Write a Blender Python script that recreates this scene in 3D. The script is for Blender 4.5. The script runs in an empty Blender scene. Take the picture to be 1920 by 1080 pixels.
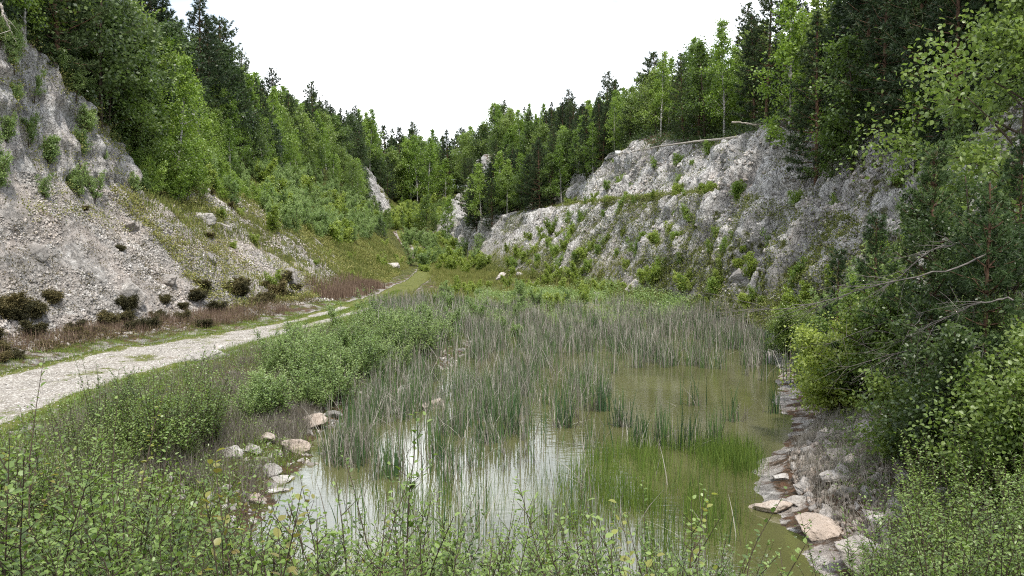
import bpy, math, random
import numpy as np
from mathutils import Vector, Matrix
from mathutils.bvhtree import BVHTree

# ------------------------------------------------------------------ camera
SC = bpy.context.scene
COL = SC.collection
F = 1507.0                      # focal length in pixels of a 1920 px wide frame
CAM = np.array((0.0, 0.0, 4.5))
PITCH = math.atan(90.0 / F)     # looking slightly down: horizon 90 px above the centre
cd = bpy.data.cameras.new("camera")
cd.sensor_width = 36.0
cd.lens = 36.0 * F / 1920.0
cd.clip_start = 0.05
cd.clip_end = 3000.0
cam = bpy.data.objects.new("camera", cd)
cam.location = CAM
cam.rotation_euler = (math.radians(90) - PITCH, 0, 0)
COL.objects.link(cam)
SC.camera = cam

# ------------------------------------------------------------------ light
SUN_EL, SUN_AZ = math.radians(62), math.radians(158)      # azimuth from +Y towards +X
W = bpy.data.worlds.new("World")
SC.world = W
W.use_nodes = True
nt = W.node_tree
nt.nodes.clear()
wo = nt.nodes.new("ShaderNodeOutputWorld")
bg = nt.nodes.new("ShaderNodeBackground")
bg.inputs["Strength"].default_value = 0.12
sky = nt.nodes.new("ShaderNodeTexSky")
sky.sky_type = 'NISHITA'
sky.sun_disc = False
sky.sun_elevation = SUN_EL
sky.sun_rotation = SUN_AZ
tc = nt.nodes.new("ShaderNodeTexCoord")
mp = nt.nodes.new("ShaderNodeMapping")
mp.inputs["Scale"].default_value = (1.0, 1.0, 3.2)
nz = nt.nodes.new("ShaderNodeTexNoise")
nz.inputs["Scale"].default_value = 2.1
nz.inputs["Detail"].default_value = 6.0
nz.inputs["Roughness"].default_value = 0.55
cr = nt.nodes.new("ShaderNodeValToRGB")
cr.color_ramp.elements[0].position = 0.34
cr.color_ramp.elements[0].color = (0.30, 0.30, 0.30, 1)
cr.color_ramp.elements[1].position = 0.56
cr.color_ramp.elements[1].color = (1, 1, 1, 1)
mx = nt.nodes.new("ShaderNodeMix")
mx.data_type = 'RGBA'
mx.inputs["B"].default_value = (14.0, 14.3, 14.7, 1)     # bright thin overcast, in sky units
L = nt.links.new
L(tc.outputs["Generated"], mp.inputs["Vector"])
L(mp.outputs["Vector"], nz.inputs["Vector"])
L(nz.outputs["Fac"], cr.inputs["Fac"])
L(cr.outputs["Color"], mx.inputs["Factor"])
cl2 = nt.nodes.new("ShaderNodeTexNoise")
cl2.inputs["Scale"].default_value = 1.5
cl2.inputs["Detail"].default_value = 7.0
cl2.inputs["Roughness"].default_value = 0.6
cr2 = nt.nodes.new("ShaderNodeValToRGB")
cr2.color_ramp.elements[0].position = 0.43
cr2.color_ramp.elements[0].color = (3.9, 4.3, 4.8, 1)
cr2.color_ramp.elements[1].position = 0.60
cr2.color_ramp.elements[1].color = (13.0, 13.3, 13.7, 1)
L(mp.outputs["Vector"], cl2.inputs["Vector"])
L(cl2.outputs["Fac"], cr2.inputs["Fac"])
L(cr2.outputs["Color"], mx.inputs["B"])
L(sky.outputs["Color"], mx.inputs["A"])
L(mx.outputs["Result"], bg.inputs["Color"])
L(bg.outputs["Background"], wo.inputs["Surface"])
sd = bpy.data.lights.new("sun", 'SUN')
sd.energy = 2.6
sd.angle = math.radians(5)
sd.color = (1.0, 0.95, 0.87)
sun = bpy.data.objects.new("sun", sd)
dvec = Vector((math.sin(SUN_AZ) * math.cos(SUN_EL), math.cos(SUN_AZ) * math.cos(SUN_EL), math.sin(SUN_EL)))
sun.rotation_euler = dvec.to_track_quat('Z', 'Y').to_euler()
sun.location = (60, 30, 90)
COL.objects.link(sun)
vs = SC.view_settings
SC.display_settings.display_device = 'sRGB'
vs.view_transform = 'Standard'
vs.look = 'None'
vs.exposure = 0.92
vs.gamma = 1.0
vs.use_curve_mapping = False
SC.render.engine = 'CYCLES'
cy = SC.cycles
cy.max_bounces = 6
cy.diffuse_bounces = 3
cy.glossy_bounces = 3
cy.transmission_bounces = 3
cy.transparent_max_bounces = 4
cy.caustics_reflective = False
cy.caustics_refractive = False
cy.use_denoising = False
cy.pixel_filter_type = 'BLACKMAN_HARRIS'
cy.filter_width = 1.1

# ------------------------------------------------------------------ helpers
def unproject(px, py, Y):
    """world point seen at pixel (px,py) of the 1920x1080 frame at distance Y along +Y"""
    a = (px - 960.0) / F
    b = -(py - 540.0) / F
    cp, sp = math.cos(PITCH), math.sin(PITCH)
    d = np.array((a, cp + b * sp, b * cp - sp))
    return CAM + d * (Y / d[1])

def project(P):
    P = np.asarray(P, float) - CAM
    cp, sp = math.cos(PITCH), math.sin(PITCH)
    dep = P[..., 1] * cp - P[..., 2] * sp
    up = P[..., 1] * sp + P[..., 2] * cp
    dep = np.maximum(dep, 1e-3)
    return 960 + F * P[..., 0] / dep, 540 - F * up / dep

_perm = np.random.RandomState(7).permutation(4096).astype(np.int64)
_val = np.random.RandomState(8).uniform(-1, 1, 4096)
def vnoise(x, y, z=0.0):
    x, y, z = np.broadcast_arrays(np.asarray(x, float), np.asarray(y, float), np.asarray(z, float))
    xi, yi, zi = (np.floor(v).astype(np.int64) for v in (x, y, z))
    fx, fy, fz = x - xi, y - yi, z - zi
    fx, fy, fz = (v * v * (3 - 2 * v) for v in (fx, fy, fz))
    def h(i, j, k):
        return _val[_perm[(_perm[(_perm[i & 4095] + j) & 4095] + k) & 4095]]
    r = 0
    for i in (0, 1):
        for j in (0, 1):
            for k in (0, 1):
                r = r + h(xi + i, yi + j, zi + k) * (fx if i else 1 - fx) * (fy if j else 1 - fy) * (fz if k else 1 - fz)
    return r
def fbm(x, y, z=0.0, o=4, g=0.5):
    r, a = 0, 1.0
    for i in range(o):
        r = r + a * vnoise(np.asarray(x) * 2 ** i + 17 * i, np.asarray(y) * 2 ** i + 5 * i, np.asarray(z) * 2 ** i)
        a *= g
    return r
def sstep(a, b, x):
    t = np.clip((np.asarray(x, float) - a) / (b - a), 0, 1)
    return t * t * (3 - 2 * t)

class Geo:
    """gathers vertices, quads and triangles, then makes ONE mesh object"""
    def __init__(s):
        s.v, s.q, s.t, s.c, s.n = [], [], [], [], 0
    def add(s, v, q=None, t=None, tint=0.5):
        v = np.asarray(v, float).reshape(-1, 3)
        s.v.append(v)
        if q is not None and len(q): s.q.append(np.asarray(q, np.int64) + s.n)
        if t is not None and len(t): s.t.append(np.asarray(t, np.int64) + s.n)
        s.c.append(np.broadcast_to(np.asarray(tint, float), (len(v),)).copy())
        s.n += len(v)
        return s
    def mesh(s, name, mat, smooth=False):
        v = np.concatenate(s.v) if s.v else np.zeros((0, 3))
        q = np.concatenate(s.q) if s.q else np.zeros((0, 4), np.int64)
        t = np.concatenate(s.t) if s.t else np.zeros((0, 3), np.int64)
        me = bpy.data.meshes.new(name)
        me.vertices.add(len(v))
        me.vertices.foreach_set("co", v.astype(np.float32).ravel())
        lv = np.concatenate([q.ravel(), t.ravel()]).astype(np.int32)
        tot = np.concatenate([np.full(len(q), 4), np.full(len(t), 3)]).astype(np.int32)
        st = np.concatenate([[0], np.cumsum(tot)[:-1]]).astype(np.int32) if len(tot) else tot
        me.loops.add(len(lv)); me.loops.foreach_set("vertex_index", lv)
        me.polygons.add(len(tot)); me.polygons.foreach_set("loop_start", st)
        try: me.polygons.foreach_set("loop_total", tot)
        except Exception: pass
        me.update(calc_edges=True)
        at = me.attributes.new("tint", 'FLOAT', 'POINT')
        at.data.foreach_set("value", np.concatenate(s.c).astype(np.float32))
        if smooth: me.polygons.foreach_set("use_smooth", np.ones(len(tot), bool))
        me.materials.append(mat)
        me.validate()
        return me
    def build(s, name, mat, parent=None, smooth=False):
        o = bpy.data.objects.new(name, s.mesh(name, mat, smooth))
        COL.objects.link(o)
        if parent is not None: o.parent = parent
        return o

def tag(o, label=None, cat=None, group=None, kind=None):
    if label: o["label"] = label
    if cat: o["category"] = cat
    if group: o["group"] = group
    if kind: o["kind"] = kind
    return o
def thing(name, loc=(0, 0, 0)):
    o = bpy.data.objects.new(name, None)
    o.location = loc
    o.empty_display_size = 0.2
    COL.objects.link(o)
    return o
def dup(root):
    """a copy of a thing with copies of its parts and sub-parts (mesh data shared)"""
    r = root.copy(); COL.objects.link(r)
    for ch in list(root.children):
        c = ch.copy(); COL.objects.link(c); c.parent = r
        for g in list(ch.children):
            d = g.copy(); COL.objects.link(d); d.parent = c
    return r

def nrm(v):
    return v / np.maximum(np.linalg.norm(v, axis=-1, keepdims=True), 1e-9)

def tube(g, pts, rad, sides=5, tint=0.5):
    pts = np.asarray(pts, float); n = len(pts)
    rad = np.broadcast_to(np.asarray(rad, float), (n,))
    T = nrm(np.gradient(pts, axis=0))
    ref = np.array((0, 0, 1.0)) if abs(T[:, 2]).mean() < 0.8 else np.array((1.0, 0, 0))
    A = nrm(np.cross(T, ref)); B = np.cross(T, A)
    ang = np.arange(sides) * 2 * math.pi / sides
    v = pts[:, None] + rad[:, None, None] * (np.cos(ang)[None, :, None] * A[:, None] + np.sin(ang)[None, :, None] * B[:, None])
    i = np.arange(n - 1)[:, None] * sides; j = np.arange(sides)[None]; k = (j + 1) % sides
    q = np.stack([i + j, i + k, i + sides + k, i + sides + j], -1).reshape(-1, 4)
    g.add(v.reshape(-1, 3), q, None, tint)

LEAF = {
 'diamond': (np.array([(0, 0, 0), (.45, .5, .05), (1, 0, -.06), (.45, -.5, .05)], float), np.array([(0, 1, 2, 3)]), None),
 'leaf': (np.array([(0, 0, 0), (.28, .44, .07), (.66, .38, .05), (1.0, 0, -.10), (.66, -.38, .05), (.28, -.44, .07), (.45, 0, -.03)], float),
          np.array([(0, 6, 2, 1), (6, 4, 3, 2), (0, 5, 4, 6)]), None),
 'needle': (np.array([(0, -.5, 0), (0, .5, 0), (1, 0, 0)], float), None, np.array([(0, 1, 2)])),
}
def leaves(g, P, D, N, L, Wd, shape, tint):
    base, q, t = LEAF[shape]
    P = np.asarray(P, float); m = len(P)
    if m == 0: return
    D = nrm(np.asarray(D, float)); S = nrm(np.cross(np.asarray(N, float), D)); N = np.cross(D, S)
    L = np.broadcast_to(L, (m,))[:, None, None]; Wd = np.broadcast_to(Wd, (m,))[:, None, None]
    v = P[:, None] + base[None, :, 0:1] * L * D[:, None] + base[None, :, 1:2] * Wd * S[:, None] + base[None, :, 2:3] * L * N[:, None]
    off = (np.arange(m) * len(base))[:, None, None]
    qq = (q[None] + off).reshape(-1, 4) if q is not None else None
    ttt = (t[None] + off).reshape(-1, 3) if t is not None else None
    g.add(v.reshape(-1, 3), qq, ttt, np.repeat(np.broadcast_to(tint, (m,)), len(base)))

# ------------------------------------------------------------------ materials
def new_mat(name):
    m = bpy.data.materials.new(name); m.use_nodes = True
    m.node_tree.nodes.clear()
    return m, m.node_tree
class NB:
    """short-hand for node building"""
    def __init__(s, name):
        s.m = bpy.data.materials.new(name); s.m.use_nodes = True; s.t = s.m.node_tree; s.t.nodes.clear()
        s.out = s.t.nodes.new("ShaderNodeOutputMaterial")
    def n(s, kind, **kw):
        nd = s.t.nodes.new("ShaderNode" + kind)
        for k, v in kw.items():
            if k.startswith("i_"):
                nd.inputs[k[2:].replace("_", " ")].default_value = v
            else: setattr(nd, k, v)
        return nd
    def l(s, a, b): s.t.links.new(a, b)
    def noise(s, scale, detail=4, rough=.55, vec=None, dist=0.0):
        nd = s.n("TexNoise"); nd.inputs["Scale"].default_value = scale; nd.inputs["Detail"].default_value = detail
        nd.inputs["Roughness"].default_value = rough; nd.inputs["Distortion"].default_value = dist
        s.l(vec if vec is not None else s.pos(), nd.inputs["Vector"])
        return nd.outputs["Fac"]
    def pos(s):
        if not hasattr(s, "_pos"): s._pos = s.n("NewGeometry").outputs["Position"]
        return s._pos
    def scaled(s, sc, loc=(0, 0, 0)):
        m = s.n("Mapping"); m.inputs["Scale"].default_value = sc; m.inputs["Location"].default_value = loc
        s.l(s.pos(), m.inputs["Vector"]); return m.outputs["Vector"]
    def ramp(s, fac, stops):
        r = s.n("ValToRGB"); e = r.color_ramp.elements
        while len(e) < len(stops): e.new(0.5)
        for i, (p, c) in enumerate(stops):
            e[i].position = p; e[i].color = (*c, 1) if len(c) == 3 else c
        s.l(fac, r.inputs["Fac"]); return r.outputs["Color"]
    def mix(s, f, a, b):
        m = s.n("Mix", data_type='RGBA')
        for nm, v in (("A", a), ("B", b)):
            if isinstance(v, tuple): m.inputs[nm].default_value = (*v, 1)
            else: s.l(v, m.inputs[nm])
        if isinstance(f, float): m.inputs["Factor"].default_value = f
        else: s.l(f, m.inputs["Factor"])
        return m.outputs["Result"]
    def math(s, op, a, b=None, c=None, clamp=False):
        m = s.n("Math", operation=op, use_clamp=clamp)
        for i, v in enumerate((a, b, c)):
            if v is None: continue
            if isinstance(v, (int, float)): m.inputs[i].default_value = v
            else: s.l(v, m.inputs[i])
        return m.outputs[0]
    def thr(s, x, a, b):
        """smooth threshold of x from a to b"""
        m = s.n("MapRange", interpolation_type='SMOOTHSTEP')
        m.inputs["From Min"].default_value = a; m.inputs["From Max"].default_value = b
        s.l(x, m.inputs["Value"]); return m.outputs["Result"]
    def attr(s, nm):
        return s.n("Attribute", attribute_name=nm).outputs["Fac"]
    def bump(s, h, dist, strength=1.0, nin=None):
        b = s.n("Bump"); b.inputs["Distance"].default_value = dist; b.inputs["Strength"].default_value = strength
        s.l(h, b.inputs["Height"])
        if nin is not None: s.l(nin, b.inputs["Normal"])
        return b.outputs["Normal"]
    def princ(s, col, rough=.8, spec=.3, normal=None):
        p = s.n("BsdfPrincipled"); p.inputs["Roughness"].default_value = rough
        p.inputs["Specular IOR Level"].default_value = spec
        if isinstance(col, tuple): p.inputs["Base Color"].default_value = (*col, 1)
        else: s.l(col, p.inputs["Base Color"])
        if normal is not None: s.l(normal, p.inputs["Normal"])
        return p
    def done(s, p):
        s.l(p.outputs[0], s.out.inputs["Surface"]); return s.m

def leaf_mat(name, c0, c1, c2, rough=.42, trans=.45, spec=.55):
    b = NB(name)
    oi = b.n("ObjectInfo").outputs["Random"]
    t = b.attr("tint")
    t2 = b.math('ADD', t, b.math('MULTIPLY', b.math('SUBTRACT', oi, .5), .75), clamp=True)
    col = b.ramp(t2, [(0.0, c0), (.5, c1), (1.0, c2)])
    p = b.princ(col, rough, spec)
    tr = b.n("BsdfTranslucent")
    hs = b.n("HueSaturation"); hs.inputs["Saturation"].default_value = 1.1; hs.inputs["Value"].default_value = 1.25
    b.l(col, hs.inputs["Color"]); b.l(hs.outputs["Color"], tr.inputs["Color"])
    mxs = b.n("MixShader"); mxs.inputs[0].default_value = trans
    b.l(p.outputs[0], mxs.inputs[1]); b.l(tr.outputs[0], mxs.inputs[2])
    b.l(mxs.outputs[0], b.out.inputs["Surface"])
    return b.m
M = {}
M['pine'] = leaf_mat('pine_needles', (.020, .036, .016), (.038, .064, .024), (.074, .106, .036), .55, .2, .3)
M['pine_near'] = leaf_mat('young_pine_needles', (.030, .056, .022), (.058, .100, .032), (.110, .160, .048), .5, .2, .35)
M['birch'] = leaf_mat('birch_leaves', (.100, .165, .030), (.180, .275, .048), (.270, .365, .080))
M['broad'] = leaf_mat('broad_leaves', (.075, .120, .028), (.130, .195, .044), (.215, .280, .075))
M['dark'] = leaf_mat('dark_broad_leaves', (.030, .052, .020), (.056, .090, .030), (.110, .155, .050))
M['willow'] = leaf_mat('willow_leaves', (.130, .195, .064), (.225, .318, .105), (.330, .420, .165))
M['sapling'] = leaf_mat('sapling_leaves', (.080, .130, .030), (.155, .238, .048), (.255, .345, .100), .40, .4, .6)
M['yellow'] = leaf_mat('yellow_green_leaves', (.150, .205, .036), (.255, .335, .062), (.355, .420, .110))
M['bronze'] = leaf_mat('bronze_young_leaves', (.16, .12, .035), (.25, .24, .06), (.30, .33, .08))
M['heath'] = leaf_mat('heath_twigs', (.030, .030, .014), (.070, .064, .026), (.150, .120, .050), .7, .1, .2)
M['herb'] = leaf_mat('herb_leaves', (.085, .100, .030), (.165, .195, .050), (.28, .265, .090), .6, .3, .25)
M['grass'] = leaf_mat('grass_blades', (.060, .105, .020), (.125, .195, .036), (.22, .27, .06), .55, .3, .3)
M['reed'] = leaf_mat('reed_blades', (.030, .066, .028), (.055, .110, .042), (.120, .185, .06), .45, .25, .4)
M['straw'] = leaf_mat('straw', (.10, .085, .065), (.22, .20, .165), (.44, .41, .36), .7, .15, .25)
M['rust'] = leaf_mat('rusty_dry_stalks', (.10, .065, .045), (.24, .17, .125), (.42, .33, .25), .7, .15, .2)

def bark_mat(name, c0, c1, scale=6.0, white=None):
    b = NB(name)
    co = b.n("TexCoord").outputs["Object"]
    n1 = b.noise(scale, 5, .6, co)
    col = b.ramp(n1, [(.3, c0), (.65, c1)])
    if white:
        mpn = b.n("Mapping"); mpn.inputs["Scale"].default_value = (1.2, 1.2, 5); b.l(co, mpn.inputs["Vector"])
        n2 = b.noise(2.2, 3, .6, mpn.outputs["Vector"])
        col = b.mix(b.thr(n2, .5, .62), col, white)
    return b.done(b.princ(col, .85, .2, b.bump(n1, .02)))
M['bark'] = bark_mat('dark_bark', (.030, .022, .016), (.085, .062, .045))
M['pinebark'] = bark_mat('pine_bark', (.06, .035, .022), (.16, .095, .06))
M['birchbark'] = bark_mat('birch_bark', (.06, .05, .045), (.40, .38, .35), 5, (.62, .60, .56))
M['deadwood'] = bark_mat('bleached_dead_wood', (.20, .17, .14), (.46, .42, .37), 9)
M['greybranch'] = bark_mat('grey_dead_branch', (.07, .060, .054), (.20, .18, .165), 14)

def chalk_col(b):
    """weathered chalk: white to cream with grey, pink and ochre stains"""
    n1 = b.noise(.35, 5, .6)
    n2 = b.noise(2.6, 5, .65)
    n3 = b.noise(14, 4, .6)
    c = b.ramp(n1, [(.28, (.25, .235, .215)), (.46, (.37, .345, .32)), (.62, (.44, .39, .35)), (.78, (.31, .25, .20))])
    c = b.mix(b.thr(n2, .50, .72), c, (.62, .60, .57))
    c = b.mix(b.thr(n2, .42, .25), c, (.24, .225, .21))
    c = b.mix(b.thr(n3, .44, .30), c, (.17, .16, .145))
    return c
def rock_mat(name, warm=0.0, dark=0.0):
    b = NB(name)
    c = chalk_col(b)
    if warm: c = b.mix(warm, c, (.50, .34, .22))
    if dark: c = b.mix(dark, c, (.12, .115, .11))
    t = b.attr("tint")
    v = b.n("HueSaturation"); b.l(c, v.inputs["Color"]); b.l(b.math('MULTIPLY_ADD', t, .9, .55), v.inputs["Value"])
    n = b.noise(7, 7, .68)
    nn = b.bump(n, .10, .9)
    nn = b.bump(b.noise(40, 4, .6), .012, .8, nn)
    return b.done(b.princ(v.outputs["Color"], .9, .2, nn))
M['rock'] = rock_mat('chalk_rock')
M['warmrock'] = rock_mat('iron_stained_rock', .28)
M['greyrock'] = rock_mat('grey_weathered_rock', 0, .45)
M['stone'] = rock_mat('scree_stone')

def terrain_mat():
    b = NB('quarry_terrain')
    chalk = chalk_col(b)
    # rubble: every bit of broken chalk a little different
    vo = b.n("TexVoronoi"); vo.inputs["Scale"].default_value = 5.5; b.l(b.pos(), vo.inputs["Vector"])
    vc = b.n("SeparateColor"); b.l(vo.outputs["Color"], vc.inputs[0])
    hs = b.n("HueSaturation"); b.l(chalk, hs.inputs["Color"]); b.l(b.math('MULTIPLY_ADD', vc.outputs[0], .6, .65), hs.inputs["Value"])
    chalk = hs.outputs["Color"]
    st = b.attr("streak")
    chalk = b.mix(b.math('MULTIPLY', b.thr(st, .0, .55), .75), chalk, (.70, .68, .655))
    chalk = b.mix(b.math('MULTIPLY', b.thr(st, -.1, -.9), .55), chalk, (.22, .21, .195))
    chalk = b.mix(b.math('MULTIPLY', b.attr('warm'), b.thr(b.noise(.5, 5, .65), .42, .60)), chalk, b.ramp(b.noise(3.5, 6, .65), [(.3, (.42, .33, .275)), (.7, (.62, .54, .48))]))
    rock = b.attr("rockmask")
    gr = b.noise(1.1, 6, .65)
    chalk = b.mix(b.math('MULTIPLY', b.thr(b.math('ADD', gr, b.math('MULTIPLY_ADD', rock, .5, -.3)), .42, .62), .75), chalk, b.ramp(b.noise(3, 5, .6), [(.3, (.13, .125, .125)), (.7, (.36, .34, .33))]))
    # cracks and joints of the solid faces
    wv = b.n("VectorMath", operation='ADD'); wn = b.n("TexNoise"); wn.inputs["Scale"].default_value = 1.4; wn.inputs["Detail"].default_value = 4.0
    b.l(b.pos(), wn.inputs["Vector"]); b.l(b.scaled((1.1, 1.1, .55)), wv.inputs[0]); b.l(wn.outputs["Color"], wv.inputs[1])
    ve = b.n("TexVoronoi", feature='DISTANCE_TO_EDGE'); ve.inputs["Scale"].default_value = 1.25; b.l(wv.outputs[0], ve.inputs["Vector"])
    ve2 = b.n("TexVoronoi", feature='DISTANCE_TO_EDGE'); ve2.inputs["Scale"].default_value = 3.6; b.l(wv.outputs[0], ve2.inputs["Vector"])
    face = b.attr("face")
    ck = b.math('MULTIPLY', face, b.math('MAXIMUM', b.thr(ve.outputs["Distance"], .05, .0), b.math('MULTIPLY', b.thr(ve2.outputs["Distance"], .05, .0), .6)))
    chalk = b.mix(b.math('MULTIPLY', ck, .55), chalk, (.09, .082, .075))
    chalk = b.mix(b.math('MULTIPLY', face, .34), chalk, (.68, .665, .645))
    vs_ = b.noise(1.0, 5, .6, b.scaled((3.2, 3.2, .75)))
    chalk = b.mix(b.math('MULTIPLY', face, b.math('MULTIPLY', b.thr(vs_, .53, .66), .7)), chalk, (.72, .70, .68))
    chalk = b.mix(b.math('MULTIPLY', face, b.math('MULTIPLY', b.thr(vs_, .43, .32), .6)), chalk, (.15, .145, .135))
    # vegetated soil
    vn = b.noise(1.3, 6, .68)
    veg = b.attr("veg")
    vm = b.thr(b.math('ADD', veg, b.math('MULTIPLY_ADD', vn, 1.5, -.75)), .42, .62)
    gcol = b.ramp(b.noise(2.2, 6, .7), [(.25, (.030, .035, .012)), (.45, (.075, .085, .022)), (.60, (.13, .135, .035)), (.78, (.17, .125, .05))])
    # bare dark soil, with bush shade painted in along the right shore
    soil_shade = b.attr("soil_shade")
    sm = b.thr(b.math('ADD', soil_shade, b.math('MULTIPLY_ADD', b.noise(1.7, 5, .65), 1.4, -.7)), .42, .60)
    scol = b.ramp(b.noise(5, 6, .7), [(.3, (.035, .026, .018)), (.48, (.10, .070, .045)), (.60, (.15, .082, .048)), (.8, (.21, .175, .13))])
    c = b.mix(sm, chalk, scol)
    c = b.mix(vm, c, gcol)
    h = b.math('SUBTRACT', b.math('ADD', b.noise(2.4, 8, .68), b.math('MULTIPLY', vo.outputs["Distance"], .35)), b.math('MULTIPLY', ck, .5))
    nn = b.bump(h, .34, 1.0)
    nn = b.bump(b.noise(22, 5, .65), .045, 1.0, nn)
    return b.done(b.princ(c, .92, .15, nn))
M['terrain'] = terrain_mat()

def track_mat():
    b = NB('chalk_track')
    n1 = b.noise(1.2, 6, .62); n2 = b.noise(9, 5, .7)
    c = b.ramp(n1, [(.3, (.18, .165, .14)), (.55, (.30, .275, .245)), (.75, (.23, .20, .16))])
    c = b.mix(b.thr(n2, .48, .32), c, (.24, .215, .185))
    vo = b.n("TexVoronoi"); vo.inputs["Scale"].default_value = 27; b.l(b.pos(), vo.inputs["Vector"])
    vc = b.n("SeparateColor"); b.l(vo.outputs["Color"], vc.inputs[0])
    c = b.mix(b.thr(vc.outputs[0], .76, .84), c, (.56, .54, .50))
    veg = b.attr("veg")
    vm = b.thr(b.math('ADD', veg, b.math('MULTIPLY_ADD', b.noise(.55, 7, .68), 2.0, -1.0)), .40, .60)
    g = b.ramp(b.noise(3.0, 6, .7), [(.3, (.06, .065, .02)), (.5, (.11, .125, .03)), (.72, (.17, .15, .06))])
    c = b.mix(vm, c, g)
    nn = b.bump(b.math('ADD', b.noise(6, 7, .7), b.math('MULTIPLY', vo.outputs["Distance"], .25)), .05, 1.0)
    return b.done(b.princ(c, .92, .15, nn))
M['track'] = track_mat()

def water_mat(name, c0, c1):
    b = NB(name)
    n1 = b.noise(.35, 4, .5)
    c = b.mix(b.thr(n1, .35, .65), c0, c1)
    w = b.noise(1.0, 4, .55, b.scaled((3.0, 5.0, 3.0)))
    nn = b.bump(w, .012, .35)
    p = b.princ(c, .045, .5, nn)
    p.inputs["IOR"].default_value = 2.1
    return b.done(p)
M['water'] = water_mat('olive_pond_water', (.066, .067, .024), (.098, .098, .040))
M['darkwater'] = water_mat('brown_pool_water', (.030, .022, .010), (.045, .032, .016))
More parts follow.
